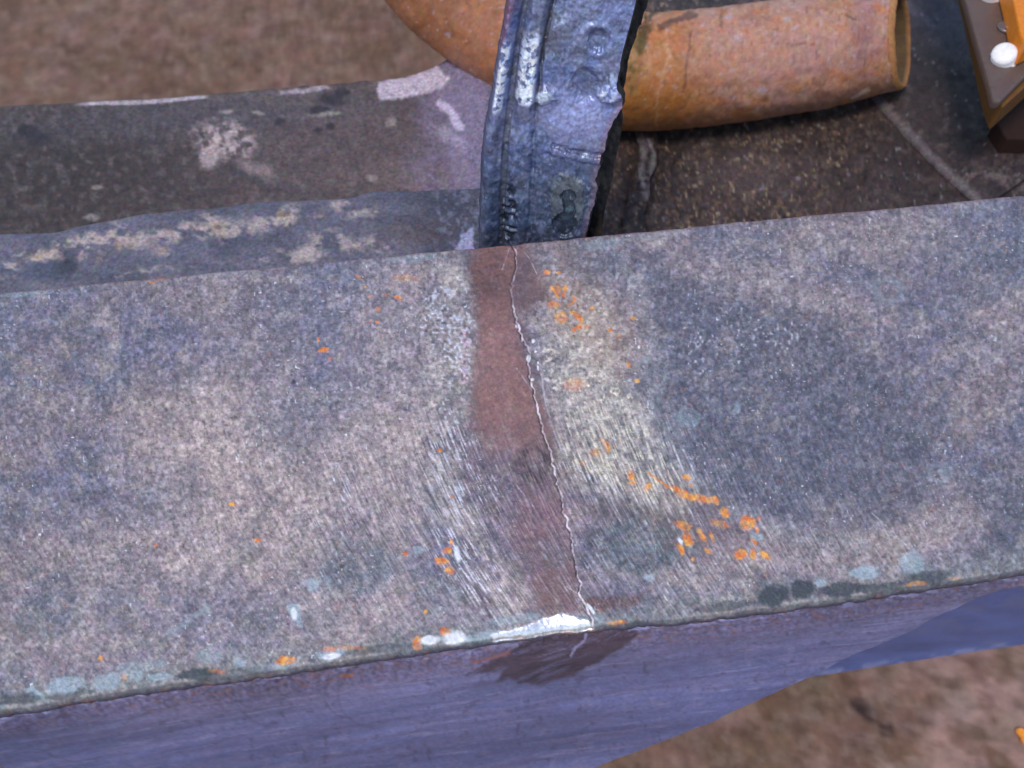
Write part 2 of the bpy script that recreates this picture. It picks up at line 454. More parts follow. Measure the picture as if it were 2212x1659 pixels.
# scratches inside brown band
sc = ss(.80, .95, grain_dir(X, Y, 2.3, 60, 81)) * np.clip(halo + band, 0, 1)
c = mix(c, sc * .4 * (.3 + .7 * ss(880, 1000, Y)), L(190, 160, 165))
sc0 = ss(.62, .9, vn((X * .35 + Y) / 2.6, (X - Y * .35) / 45, 83)) * band * core
c = mix(c, sc0 * .3, L(150, 104, 92))
for pts, wd in [([(1066, 1209), (1100, 1246), (1158, 1301)], 1.7), ([(1171, 800), (1178, 870), (1200, 940), (1224, 989)], 1.5), ([(1163, 740), (1168, 800), (1176, 860)], 1.3),
                ([(1224, 1266), (1251, 1284)], 1.5), ([(1116, 794), (1135, 822), (1154, 850)], 1.3), ([(1885, 1109), (1958, 1178)], 1.3), ([(976, 1120), (1010, 1165), (1066, 1235)], 2.0),
                ([(1115, 1047), (1156, 1098)], 1.3), ([(1245, 1095), (1270, 1132)], 1.5), ([(1130, 540), (1144, 556), (1160, 590)], 1.2), ([(1100, 535), (1085, 580)], 1.1),
                ([(1360, 660), (1367, 684)], 1.6), ([(1186, 905), (1215, 980)], 1.2), ([(1240, 1000), (1256, 1035)], 2), ([(1265, 985), (1285, 1020)], 1.6)]:
    m_ = line(W, pts, wd * .85, .15) * (.25 + .75 * ss(.3, .6, vn(X / 6, Y / 11, 78)))
    c = mix(c, m_ * .7, L(216, 202, 205)); met = met + m_ * .4
rk = poly(W, [(1010, 820), (1016, 700), (1000, 710), (996, 780), (1000, 835)], 6)
c = mix(c, rk * ss(.35, .75, fine) * .85, L(230, 190, 205))
# pale ragged paint and cleaned metal
for (cx, cy, rx, ry, a, k) in [(78, 1500, 22, 10, 30, 1), (145, 1478, 40, 18, -5, .9), (231, 1472, 32, 18, -10, .8), (286, 1460, 22, 14, 0, .7), (517, 1430, 12, 12, 0, .8), (634, 1322, 13, 19, -15, 1),
        (647, 1345, 6, 10, -20, .8), (674, 1262, 14, 13, 0, .9), (716, 1412, 30, 10, -10, 1), (1870, 1237, 30, 15, 0, .9), (1970, 1216, 27, 26, 0, .8), (1771, 1258, 16, 10, 0, .8),
        (1637, 1159, 15, 10, 0, .8), (1486, 905, 22, 12, 20, .4), (1594, 884, 9, 9, 0, .5), (2035, 1020, 12, 9, 0, .5), (1405, 1247, 12, 8, 0, .8), (300, 1440, 60, 12, -8, .45), (590, 1440, 60, 8, -8, .5),
        (345, 1462, 30, 8, -6, .8), (450, 1418, 30, 16, 0, .5), (905, 1190, 12, 10, 0, .6), (1305, 528, 45, 11, -6, .4), (1420, 505, 60, 10, -6, .25), (890, 556, 55, 11, -5, .4), (470, 590, 80, 8, -5, .35),
        (50, 634, 50, 8, -5, .45), (1110, 1338, 60, 10, -8, .6), (1040, 1376, 60, 10, -9, .8), (1250, 1335, 60, 10, 0, .5), (1395, 780, 12, 10, 0, .4)]:
    m_ = blob(W, cx, cy, rx, ry, a, .2, .9) * k
    c = mix(c, m_ * .85 * (.75 + .25 * salt), MINT * (.98 + .2 * k)); rgh = rgh * (1 - m_ * .2)
m_ = line(W, [(365, 1368), (400, 1345), (450, 1312)], 8, 1, .6); c = mix(c, m_ * .5, MINT * .8)
for (cx, cy, r1, k) in [(1488, 903, 22, .25), (1588, 884, 14, .25), (2030, 1022, 24, .25), (700, 1255, 10, .4), (1920, 630, 30, .25)]:
    ringm = np.clip(blob(W, cx, cy, r1 * 1.25, r1, 0, .15) - blob(W, cx, cy, r1 * .8, r1 * .6, 0, .2), 0, 1)
    c = mix(c, ringm * k, MINT)
# dark oily edges
for (cx, cy, rx, ry, k) in [(1671, 1288, 38, 24, .9), (1732, 1274, 26, 20, .9), (1813, 1274, 50, 14, .85), (1996, 1250, 55, 16, .7), (426, 1458, 42, 13, .85), (40, 1512, 55, 11, .7), (827, 1402, 80, 11, .55),
        (1560, 1310, 60, 9, .6), (500, 1455, 90, 9, .5), (1900, 1270, 60, 10, .7), (150, 1503, 60, 6, .6), (634, 822, 6, 5, .9), (886, 1078, 5, 5, .6), (2030, 820, 8, 5, .6), (1800, 850, 5, 4, .6), (740, 1225, 5, 5, .8),
        (1365, 1345, 50, 6, .5), (85, 1120, 8, 5, .5), (2175, 1130, 30, 60, .25)]:
    c = mix(c, blob(W, cx, cy, rx, ry, -6, .25, 1) * k, L(60, 68, 74))
# orange rust flowers
ORG = [(1181, 588, 6, 5), (1207, 588, 6, 3), (1199, 625, 12, 9, 0, .5), (1219, 628, 5, 12, 15), (1196, 659, 15, 9, 0, .6), (1214, 686, 14, 13, 0, .65), (1268, 705, 7, 4), (1278, 668, 4, 3), (1367, 688, 6, 4),
       (1318, 713, 4, 4), (1338, 727, 3, 4), (1358, 787, 4, 6), (1377, 822, 7, 4), (1242, 831, 24, 14, 0, .45), (1313, 964, 7, 11, -20, .8), (1287, 976, 14, 9, 0, .5), (860, 643, 10, 4, 20), (1363, 1027, 7, 11, 0),
       (1366, 1042, 8, 5, 0), (1401, 1052, 8, 9, 30, .8), (1484, 1031, 9, 6, 0), (1494, 1047, 5, 5), (1565, 1107, 10, 9, 30), (1615, 1130, 17, 15, 0), (1475, 1135, 22, 8, 20, .8), (1517, 1155, 7, 17, -30, .9),
       (1486, 1166, 12, 16, -30), (1470, 1185, 6, 14, -35), (1529, 1190, 10, 5, 30), (1556, 1130, 22, 8, 20, .6), (1598, 1197, 15, 13, 0), (1627, 1197, 6, 12, 0), (1654, 1201, 13, 7, 35), (1629, 1170, 9, 4, 40),
       (1540, 1160, 4, 14, -20, .8), (1637, 1145, 4, 7), (1496, 1207, 5, 4), (1332, 1346, 20, 6, 0, .8), (966, 1190, 9, 8, 0), (954, 1212, 14, 8, 20), (973, 1232, 10, 8), (975, 1172, 4, 8), (877, 1197, 5, 4, 0, .8), (950, 973, 4, 4),
       (975, 1074, 4, 4, 0, .8), (902, 1390, 11, 14, -20), (962, 1364, 12, 9), (919, 1322, 4, 5), (499, 1089, 10, 5), (557, 1167, 7, 4), (336, 1178, 5, 3), (617, 1426, 22, 9), (712, 1402, 18, 6, 0, .6), (216, 1420, 6, 5), (700, 756, 12, 6, -10),
       (686, 734, 3, 7, 20), (713, 775, 5, 5, 0, .6), (329, 610, 6, 3), (458, 585, 24, 4, 3), (350, 600, 14, 4, -30, .6), (832, 639, 3, 4), (789, 620, 5, 3), (819, 667, 6, 4, 0, .6), (815, 695, 4, 4), (800, 640, 4, 4, 0, .6), (775, 600, 12, 3, 30, .5),
       (880, 600, 30, 6, 0, .3), (760, 1400, 30, 5, 0, .4), (1300, 952, 6, 4, 0, .5), (1440, 1050, 4, 6), (1640, 1120, 6, 4), (470, 1450, 18, 5, 0, .35), (270, 1462, 8, 8, 0, .5), (1980, 1262, 26, 5, 0, .5), (2060, 1250, 15, 4, 0, .3), (1260, 1000, 9, 6, 0, .3)]
orr = np.zeros(len(X))
for t_ in ORG:
    cx, cy, rx, ry = t_[:4]; a = t_[4] if len(t_) > 4 else 0; k = t_[5] if len(t_) > 5 else 1
    orr = np.maximum(orr, blob(W, cx, cy, rx * .98, ry * .98, a, .3, .55) * k)
for pts, wd in [([(1236, 640), (1243, 650), (1230, 660)], 3), ([(1238, 674), (1256, 688), (1256, 700), (1242, 710)], 5), ([(1459, 1056), (1486, 1072), (1509, 1078), (1540, 1080)], 7), ([(1545, 1075), (1548, 1088)], 5),
                ([(1400, 1020), (1440, 1050), (1470, 1055)], 2), ([(1190, 620), (1205, 640)], 3)]:
    orr = np.maximum(orr, line(W, pts, wd, .5))
orr *= .55 + .6 * ss(.2, .7, vn(X / 6, Y / 6, 99))
orr = np.clip(orr, 0, 1)
ocv = ss(.3, .7, fbm(X / 10, Y / 10, 97, 2))[:, None]
oc = L(226, 118, 44)[None] * (1 - ocv) + L(244, 172, 76)[None] * ocv
oc = oc * (.85 + .3 * fine[:, None])
c = c * (1 - orr[:, None] * .88) + oc * orr[:, None] * .88
met *= (1 - orr)
rgh = rgh + orr * .3
otint = np.clip(region(W, 1230, 640, 70, 70) + region(W, 1520, 1130, 130, 60, 20) + region(W, 1330, 740, 70, 70), 0, 1)
c = mix(c, otint * .10, OR2 * .7)
# white flakes and the filed corner, its sun highlight painted near white
shine = poly(W, [(1065, 1380), (1078, 1366), (1140, 1352), (1175, 1334), (1215, 1326), (1268, 1340), (1280, 1352), (1280, 1372), (1065, 1400)], 3, .5)
wf = np.zeros(len(X))
for t_ in [(981, 1379, 25, 15, -5), (928, 1384, 20, 10, -10), (988, 1198, 7, 17, -5), (1470, 1170, 4, 9, -30), (1143, 774, 4, 9, 8), (1152, 736, 3, 4), (1157, 760, 2.5, 3), (1163, 783, 2.5, 3), (1150, 820, 3, 3), (1116, 702, 3, 5),
           (1275, 1313, 4, 14, -38), (1379, 750, 3, 4), (715, 1416, 18, 6, -8), (634, 1325, 7, 12, -15), (1072, 1374, 12, 7), (1162, 794, 2, 5), (1128, 730, 2, 5)]:
    wf = np.maximum(wf, blob(W, *t_, soft=.3, rag=.35))
c = mix(c, wf * .95, WHITE * .92); rgh = rgh * (1 - wf * .2); met = met * (1 - wf)
c = mix(c, shine, L(246, 244, 244)); met = met * (1 - shine) + shine * .8; rgh = rgh * (1 - shine) + shine * .34
# crack: dark slit, burred lip on its right with its glint painted pale
jx = (vn(X * 0 + 3, Y / 7, 201) - .5) * 5 + (vn(X * 0 + 3, Y / 17, 202) - .5) * 7
dcr = pdist(W.x + jx, W.y, CRACK)
side = W.x + jx - np.interp(W.y, [p[1] for p in CRACK], [p[0] for p in CRACK])
slit = ss(3.4, 1.2, dcr) * (side < .6) * (.45 + .55 * ss(.3, .5, vn(X / 11, Y / 25, 76)))
lip = ss(2.9, .8, pdist(W.x + jx - 1.4, W.y, CRACK) + 1.2 * ss(.62, .3, vn(X * 0 + 1, Y / 12, 203))) * (.40 + .60 * ss(.38, .6, vn(X / 9, Y / 13, 77))) * (.45 + .55 * ss(620, 720, Y))
c = mix(c, slit * .85, L(30, 24, 30))
c = mix(c, lip * 1.0, L(246, 230, 238))
# thin scale line of rust along far edge, red-brown
farl = ss(7, 2, db) ; c = mix(c, farl * .5, L(128, 92, 88))
nearl = ss(5, 1, df); c = mix(c, nearl * .5 * (1 - shine), L(80, 84, 92))

ftop = np.interp(X, [1040, 1065, 1140, 1175, 1215, 1268, 1290], [1386, 1372, 1352, 1334, 1326, 1340, 1352])
fac = np.clip(Y - ftop, 0, 80) / 7860 * ss(1050, 1075, X) * ss(1292, 1276, X)
fac += .8 * np.clip(6 - np.hypot((X - 981) / 4.5, (Y - 1374) / 2.6), 0, 6) / 7860
hgt = (fbm(X / 13, Y / 13, 101, 3) - .5) * .00022 * (1 - .7 * band) + (fine - .5) * .00009 * rough_spots + (streak - .5) * .00007
hgt += (fbm(X / 120, Y / 120, 103, 2) - .5) * .0008 - band * .00035 - slit * .0005 + lip * .00025 + fleck * .00010 + orr * .0001 - fac * .42
P2 = P.copy(); P2[:, 2] += hgt
G2 = P2.reshape(NR, NC, 3)
# extra rows: near face (down 5 mm), underside, far face
def row(base, dz, inw):
    o = base.copy(); o[:, 2] = dz; o[:, :2] += inward[:, :2] * inw; return o
low = row(G2[-1], -.0042, -.0001); low[:, 2] += (fbm(sx_ / 22, sx_ * 0, 15, 3) - .5) * .0012
rows = [row(G2[-1], -.0018, -.0002), low, row(G2[-1], -.006, .004), row(G2[0], -.012, -.004), row(G2[0], -.012, 0), row(G2[0], -.0015, 0)]
A = np.concatenate([G2, np.stack(rows)])
nr2 = A.shape[0]
V = A.reshape(-1, 3)
F = quads(nr2, NC, wrapr=True)
F = F[:, ::-1] if False else F
xx, yy = proj(V[NR * NC:])
WW = Warp(xx, yy)
cs = np.tile(L(92, 92, 110), (len(xx), 1)) * (.7 + .6 * vn(xx / 6, yy / 4, 5))[:, None]
cs = mix(cs, ss(.6, .8, fbm(xx / 25, yy / 10, 8, 3)) * .6, L(160, 110, 84))
cA = np.concatenate([c, cs]); mA = np.concatenate([met, np.full(len(xx), .1)]); rA = np.concatenate([rgh, np.full(len(xx), .6)])
fl_ = mesh_from('top_flange', V, F, M_TOP, beam)
setattrs(fl_.data, np.clip(cA, 0, .95), (np.clip(mA, 0, 1), np.clip(rA, .15, 1), np.concatenate([np.clip(1 - .93 * shine - .55 * band * core - .6 * wf, .05, 1), np.ones(len(xx))])))

# ---- near web: hangs below the near edge, lower edge sweeps up to the right
Fa, Fb = onz([0], [1539])[0], onz([2212], [1233])[0]
along = Fb - Fa; along /= np.linalg.norm(along)
nrm = np.array([along[1], -along[0], 0.0])          # towards camera
if nrm[1] > 0: nrm = -nrm
LOW = [(300, 1900), (700, 1830), (1000, 1755), (1200, 1695), (1365, 1629), (1518, 1568), (1633, 1515), (1702, 1486), (1778, 1452), (1824, 1430), (1920, 1390), (2016, 1346),
       (2130, 1297), (2212, 1263), (2300, 1228)]
la = np.array(LOW, float)
Pl = hit(la[:, 0], la[:, 1], Fa, nrm)
sl_ = (Pl - Fa) @ along; zl = Pl[:, 2]
NCW, NRW = 900, 170
cols = np.linspace(-250, 2460, NCW)
Ptop = onz(cols, smooth_interp(cols, FRONT)) 
st_ = (Ptop - Fa) @ along
zlow = smooth_interp(st_, np.stack([sl_, zl], 1).tolist())
zlow = np.where(st_ < sl_[0], zl[0] + (st_ - sl_[0]) * .1, zlow)
zlow = np.where(st_ > sl_[-1], zl[-1], zlow)
zlow = np.minimum(zlow, -.018)
vv = np.linspace(0, 1, NRW) ** 1.5
Gw = np.zeros((NRW, NCW, 3))
Gw[:, :, :2] = (Ptop[:, :2] - nrm[None, :2] * .0009)[None]
Gw[:, :, 2] = -.0035 * (1 - vv[:, None]) + zlow[None] * vv[:, None]
xw, yw = proj(Gw.reshape(-1, 3))
Ww = Warp(xw, yw, 8, 40)
dfw = yw - smooth_interp(xw, FRONT)
nn = fbm(xw / 9, yw / 6, 11, 3)
disp = (fbm(xw / 160, dfw / 30, 12, 3) - .5) * .0016 + (nn - .5) * .0009 * ss(70, 25, dfw)
Gw += (disp.reshape(NRW, NCW, 1)) * nrm
cw = np.tile(L(126, 122, 146), (len(xw), 1))
sweep = yw + .15 * xw - .00002 * (xw - 900) ** 2
br = fbm(xw / 260, sweep / 13, 14, 4)
cw = mix(cw, ss(.42, .6, br) * .8, L(152, 144, 170))
cw = mix(cw, ss(.55, .75, fbm(xw / 200, sweep / 30, 15, 3)) * .55, L(118, 118, 138))
cw = mix(cw, ss(1560, 1700, sweep + (xw < 0)) * .0, L(90, 96, 150))
cw = mix(cw, ss(1520, 1720, sweep + 60 * (br - .5)) * .6, L(108, 118, 164))
cw = mix(cw, ss(500, 0, xw) * .35, L(96, 106, 146))
cw *= (1 + (fbm(xw / 420, sweep / 11, 114, 3) - .5) * .5 * ss(1440, 1500, sweep + 0 * xw))[:, None]
cw = mix(cw, ss(.62, .78, fbm(xw / 30, yw / 22, 115, 4)) * .3, L(150, 142, 168))
cw = mix(cw, ss(.66, .8, fbm(xw / 90, sweep / 6, 116, 3)) * .4, L(172, 166, 196))
cw = mix(cw, ss(.68, .8, fbm(xw / 16, yw / 12, 117, 3)) * .45, L(86, 82, 104))
band_t = ss(75, 30, dfw + 26 * (nn - .5))
cw = mix(cw, band_t * .5, L(122, 114, 136))
cw *= (1 + (vn(xw / 5, yw / 4, 16) - .5) * (.2 + .5 * band_t))[:, None]
cw = mix(cw, band_t * ss(.62, .8, vn(xw / 11, yw / 4, 17)) * .5, L(156, 120, 110))
cw = mix(cw, ss(.5, .7, fbm(xw / 20, yw / 5, 18, 3)) * ss(26, 8, dfw) * .9, L(190, 190, 225))  # broken white-blue highlight under the near edge, painted in
seam = ss(7, 2.5, dfw + 4 * (nn - .5)); cw = mix(cw, seam * .8, L(40, 42, 56))
z2 = lambda p: (853.4 + p[0] * .3858, 938.7 + p[1] * .3858)
patch = poly(Ww, [z2(p) for p in [(395, 1345), (480, 1292), (620, 1235), (760, 1150), (900, 1120), (1100, 1085), (1340, 1095), (1370, 1120), (1330, 1155), (1230, 1215), (1140, 1280), (1000, 1350),
             (830, 1390), (700, 1400), (640, 1370), (560, 1385), (600, 1330), (480, 1335)]], 5, .45)
patch = patch * (1 - .5 * ss(.5, .7, fbm(xw / 60, (sweep + .25 * xw) / 7, 119, 3)))
cw = mix(cw, patch * .9, L(84, 70, 76))
cw *= (1 - .25 * patch * ss(.4, .7, fbm(xw / 50, sweep / 8, 19, 3)))[:, None]
cw = mix(cw, line(Ww, [z2((1065, 1115)), z2((1050, 1150)), z2((1010, 1180)), z2((985, 1230))], 3.0, .5) * .7, L(170, 160, 190))
cw = mix(cw, line(Ww, [z2((430, 1275)), z2((540, 1250)), z2((640, 1225))], 3.0, .5) * .7, L(176, 110, 90))
cw = mix(cw, line(Ww, [z2((1380, 1205)), z2((1530, 1210))], 3.0, .5) * .5, L(160, 155, 195))
cw = mix(cw, blob(Ww, 752, 1461, 16, 4, -3) * .8, L(190, 120, 80))
cw *= (1 + (fbm(xw / 300, sweep / 45, 131, 3) - .5) * .7)[:, None]
cw *= (1 + (fbm(xw / 7, yw / 5, 132, 3, .7) - .5) * .30)[:, None]
cw = mix(cw, ss(700, 0, xw + 2 * (1650 - yw)) * .3, L(84, 96, 132))
cw *= np.array([1.05, 1.06, 1.2])[None]
# faint grinder swirls
for (cx, cy, r1) in [(560, 1480, 60), (600, 1490, 95), (180, 1540, 130), (120, 1530, 90), (760, 1500, 60), (820, 1500, 90)]:
    rr_ = np.hypot((xw - cx), (yw - cy) * 1.2)
    cw = mix(cw, ss(5, 1, np.abs(rr_ - r1)) * .25 * (xw < cx), L(84, 84, 108))
rw = .55 - .1 * ss(.4, .6, br) + patch * .1
V, F = grid_solid(Gw, -nrm * .009)
xb, yb = proj(V[len(xw):])
cb = np.tile(L(100, 100, 130), (len(xb), 1))
wb = mesh_from('front_web', V, F, M_WEB, beam)
setattrs(wb.data, np.concatenate([cw, cb]), (np.full(len(V), .22), np.concatenate([rw, np.full(len(xb), .5)])))

# ---- deeper blue plate seen under the near web at the right
p0 = Fa - nrm * .030
bl = np.array([(1500, 1492), (1805, 1447), (1939, 1426), (2092, 1403), (2212, 1385), (2460, 1347)], float)
Pq = hit(bl[:, 0], bl[:, 1], p0, nrm)
sq = (Pq - p0) @ along; zq = Pq[:, 2]
sa = np.linspace(sq[0] - .25, sq[-1] + .03, 420)
zq_ = np.interp(sa, sq, zq) + np.where(sa < sq[0], (sa - sq[0]) * .02, 0)
vq = np.linspace(0, 1, 60)
Gq = p0[None, None] + along[None, None] * sa[None, :, None] + np.zeros((60, 1, 1))
Gq[:, :, 2] = -.008 * (1 - vq[:, None]) + zq_[None] * vq[:, None]
# rolled lower lip
lipq = ss(.955, 1.0, vq)[:, None]
Gq += nrm * (lipq * .0015)[..., None]
xq, yq = proj(Gq.reshape(-1, 3))
cq = np.tile(L(92, 106, 158), (len(xq), 1)) * (1 + (fbm(xq / 90, yq / 12, 4, 4) - .5) * .6)[:, None]
dl = (np.interp(xq, bl[:, 0], bl[:, 1]) - yq)
cq = mix(cq, ss(5, 1, dl) * ss(.46, .6, fbm(xq / 40, yq / 9, 5, 3)) * .45, L(160, 164, 200))  # broken highlight along the lower edge, painted pale
cq = mix(cq, ss(.5, .7, fbm(xq / 50, yq / 16, 6, 3)) * .4, L(116, 118, 150))
V, F = grid_solid(Gq, -nrm * .008)
ob = mesh_from('lower_plate', V, F, M_WEB, beam)
setattrs(ob.data, np.concatenate([cq, np.tile(L(70, 80, 130), (len(V) - len(xq), 1))]), (np.full(len(V), .2), np.full(len(V), .5)))

# ================================================================ REAR CARRIER (plates behind the beam)
carrier = thing('carrier_frame', 'dirty dark plate steel with a scaled ledge, lying low behind the cracked beam', 'metal frame')
ZP = -.062
def slab(name, xs, top, bot, z, thick, nrow, mat, parent, paint, hfun=None, bev=.002):
    """top/bot: outline in survey points (x -> y); horizontal slab whose face lies at height z"""
    T = onz(xs, smooth_interp(xs, top), z); B = onz(xs, smooth_interp(xs, bot), z)
    t = np.linspace(0, 1, nrow)
    g = T[None] * (1 - t[:, None, None]) + B[None] * t[:, None, None]
    d = np.linalg.norm(g - T[None], axis=2)
    q_ = np.clip(1 - d / bev, 0, 1)
    g[:, :, 2] -= bev * (1 - np.sqrt(1 - q_**2 * .98))
    x, y = proj(g.reshape(-1, 3))
    if hfun is not None: g[:, :, 2] += hfun(x, y).reshape(g.shape[:2])
    V, F = grid_solid(g, (0, 0, -thick))
    xa, ya = proj(V)
    col, m_, r_ = paint(xa, ya)
    o = mesh_from(name, V, F, mat, parent)
    setattrs(o.data, np.clip(col, 0, .95), (m_, np.clip(r_, .15, 1)))
    return o

BTOP = [(-500, 262), (0, 228), (160, 219), (440, 203), (600, 188), (800, 172), (860, 166), (900, 155), (935, 143), (975, 128), (1040, 100), (1110, 60), (1200, 30)]
def paint_left(x, y):
    W = Warp(x, y, 9, 30)
    c = np.tile(L(90, 75, 73), (len(x), 1))
    c = mix(c, ss(.4, .65, fbm(x / 90, y / 60, 3, 4)) * .7, L(96, 84, 80))
    c = mix(c, region(W, 100, 380, 330, 150) * .75, L(50, 39, 33))
    c = mix(c, ss(.5, .75, fbm(x / 16, y / 14, 63, 4)) * .4, L(116, 104, 102))
    c = mix(c, ss(.5, .72, fbm(x / 22, y / 18, 64, 4)) * .5, L(58, 50, 52))
    c = mix(c, region(W, 500, 250, 450, 36, -4) * .4, L(84, 80, 88))
    c = mix(c, region(W, 780, 320, 200, 90) * .5, L(96, 80, 80))
    c = mix(c, ss(840, 1000, x + (fbm(x / 40, y / 40, 5, 3) - .5) * 120) * .85, L(132, 118, 142))
    c = mix(c, region(W, 860, 380, 120, 30) * .5, L(118, 100, 96))
    m = blob(W, 485, 300, 62, 36, 12, .45, 1.6) * ss(.3, .6, fbm(x / 12, y / 12, 7, 3)) + blob(W, 450, 340, 20, 22, 0, .5, 1) * .8 + blob(W, 560, 370, 50, 16, 25, .5, 1.5) * .4
    c = mix(c, np.clip(m, 0, 1) * .85, L(188, 166, 164))
    top = smooth_interp(x, BTOP)
    c = mix(c, ss(7, 3, np.abs(y - top - 7 - 2 * np.sin(x / 40))) * ss(150, 200, x) * ss(455, 440, x) * .8, L(190, 176, 180))
    c = mix(c, poly(W, [(605, 196), (705, 184), (712, 192), (650, 202), (607, 203)], 3, .4) * .75, L(176, 162, 168))
    c = mix(c, poly(W, [(820, 176), (880, 166), (940, 140), (972, 170), (930, 200), (860, 212), (822, 212), (812, 190)], 5, .7) * .85, L(205, 188, 200))
    c = mix(c, line(W, [(950, 225), (975, 245), (990, 275)], 8, .8) * .8, L(205, 188, 208))
    c = mix(c, blob(W, 975, 300, 40, 14, 30, .6, 1.5) * .4, L(180, 166, 184))
    for p in [(605, 263, 11, 9), (690, 238, 20, 11), (720, 215, 34, 14), (690, 280, 8, 7), (716, 272, 9, 8), (80, 300, 26, 18), (60, 280, 20, 14), (740, 200, 18, 9)]:
        c = mix(c, blob(W, *p, soft=.4, rag=.7) * .8, L(44, 38, 44))
    m = blob(W, 585, 395, 95, 14, 14, .5, .8)
    c = mix(c, m * .5, L(66, 60, 66))
    for p in [(200, 467, 18, 6), (800, 385, 12, 8), (845, 260, 12, 10), (700, 245, 30, 5), (490, 243, 16, 4), (560, 247, 14, 3), (210, 405, 14, 4)]:
        c = mix(c, blob(W, *p, soft=.5) * .6, L(160, 148, 140))
    c = mix(c, ss(5, 1, y - top) * .7, L(40, 36, 44))
    dk = ss(.6, .8, fbm(x / 9, y / 7, 8, 2)) * ss(500, 0, x)
    c = mix(c, dk * .5, L(36, 30, 28))
    c *= (1 + (vn(x / 6, y / 5, 9) - .5) * .45)[:, None]
    return c, np.full(len(x), .06), np.full(len(x), .55)
xs = np.linspace(-400, 1180, 520)
slab('rear_plate', xs, BTOP, [(-400, 760), (1180, 660)], ZP, .010, 200, M_PLATE, carrier, paint_left,
     lambda x, y: (fbm(x / 30, y / 30, 4, 3) - .5) * .0012 + .010 * ss(900, 1060, x) ** 2, .0015)

LTOP = [(-500, 512), (-100, 502), (0, 500), (60, 499), (130, 493), (180, 478), (250, 463), (350, 450), (450, 440), (560, 429), (650, 426), (740, 423), (820, 406), (900, 402), (1020, 398), (1080, 395)]
def paint_ledge(x, y):
    W = Warp(x, y, 9, 20)
    c = np.tile(L(104, 100, 114), (len(x), 1))
    c = mix(c, ss(.45, .65, fbm(x / 70, y / 25, 3, 3)) * .6, L(80, 80, 92))
    r = fbm(x / 22, y / 14, 13, 4)
    for pts, wd, k in [([(0, 585), (60, 560), (110, 545), (150, 530), (240, 510), (290, 520), (330, 512), (420, 495), (440, 500)], 13, 1), ([(180, 560), (190, 540), (230, 528)], 10, .9),
                    ([(455, 480), (470, 502), (560, 485), (600, 475), (630, 462)], 15, 1), ([(240, 505), (265, 480), (250, 495)], 16, .8), ([(730, 438), (745, 460), (800, 462)], 10, .8),
                    ([(640, 560), (680, 525), (720, 510), (760, 530), (840, 528)], 12, .9), ([(350, 540), (360, 550)], 12, .6), ([(250, 600), (300, 580), (420, 580)], 4, .6), ([(560, 560), (640, 545), (700, 548)], 8, .7),
                    ([(60, 575), (0, 600)], 6, .6)]:
        m = line(W, pts, wd * 1.15, 1.8, .9) * ss(.36, .6, r) * k * .85
        c = mix(c, np.clip(m, 0, 1) * .9, L(190, 172, 164))
    for p in [(470, 494, 20, 12, 0, .6), (612, 465, 16, 8, 0, .7), (80, 555, 50, 6, -20, .5), (360, 540, 10, 9, 0, .6), (690, 470, 20, 3, 0, .6), (215, 560, 8, 12, 0, .5), (805, 460, 14, 2, 0, .6), (255, 530, 8, 8, 0, .5)]:
        c = mix(c, blob(W, *p[:5]) * p[5] * .45, L(190, 156, 104))
    c = mix(c, poly(W, [(20, 600), (70, 575), (140, 552), (165, 570), (150, 600), (60, 615)], 8) * .6, L(74, 80, 96))
    c = mix(c, blob(W, 145, 570, 22, 22, 0, .5) * .6, L(54, 50, 54))
    c = mix(c, ss(860, 960, x) * .6, L(50, 50, 62))
    c = mix(c, region(W, 880, 500, 70, 30) * .5, L(84, 68, 62))
    m = ss(.52, .66, fbm(x / 9, y / 9, 15, 3)) * ss(930, 950, x)
    c = mix(c, m * .45, L(128, 128, 152))
    c = mix(c, poly(W, [(985, 540), (1000, 505), (1022, 488), (1024, 545)], 3, .5) * .8, L(168, 168, 200))
    c = mix(c, blob(W, 985, 402, 12, 5, 0) * .8, L(210, 190, 190))
    top = smooth_interp(x, LTOP)
    c = mix(c, ss(9, 3, np.abs(y - top - 5)) * .35, L(110, 106, 122))
    c *= (1 + (vn(x / 5, y / 5, 9) - .5) * .3)[:, None]
    return c, np.full(len(x), .08), np.full(len(x), .5)
xs = np.linspace(-400, 1062, 560)
slab('scaled_ledge', xs, LTOP, [(-400, 740), (1062, 640)], ZP + .022, .021, 110, M_PLATE, carrier, paint_ledge,
     lambda x, y: (fbm(x / 80, y / 46, 13, 2) - .5) * .0028, .0035)

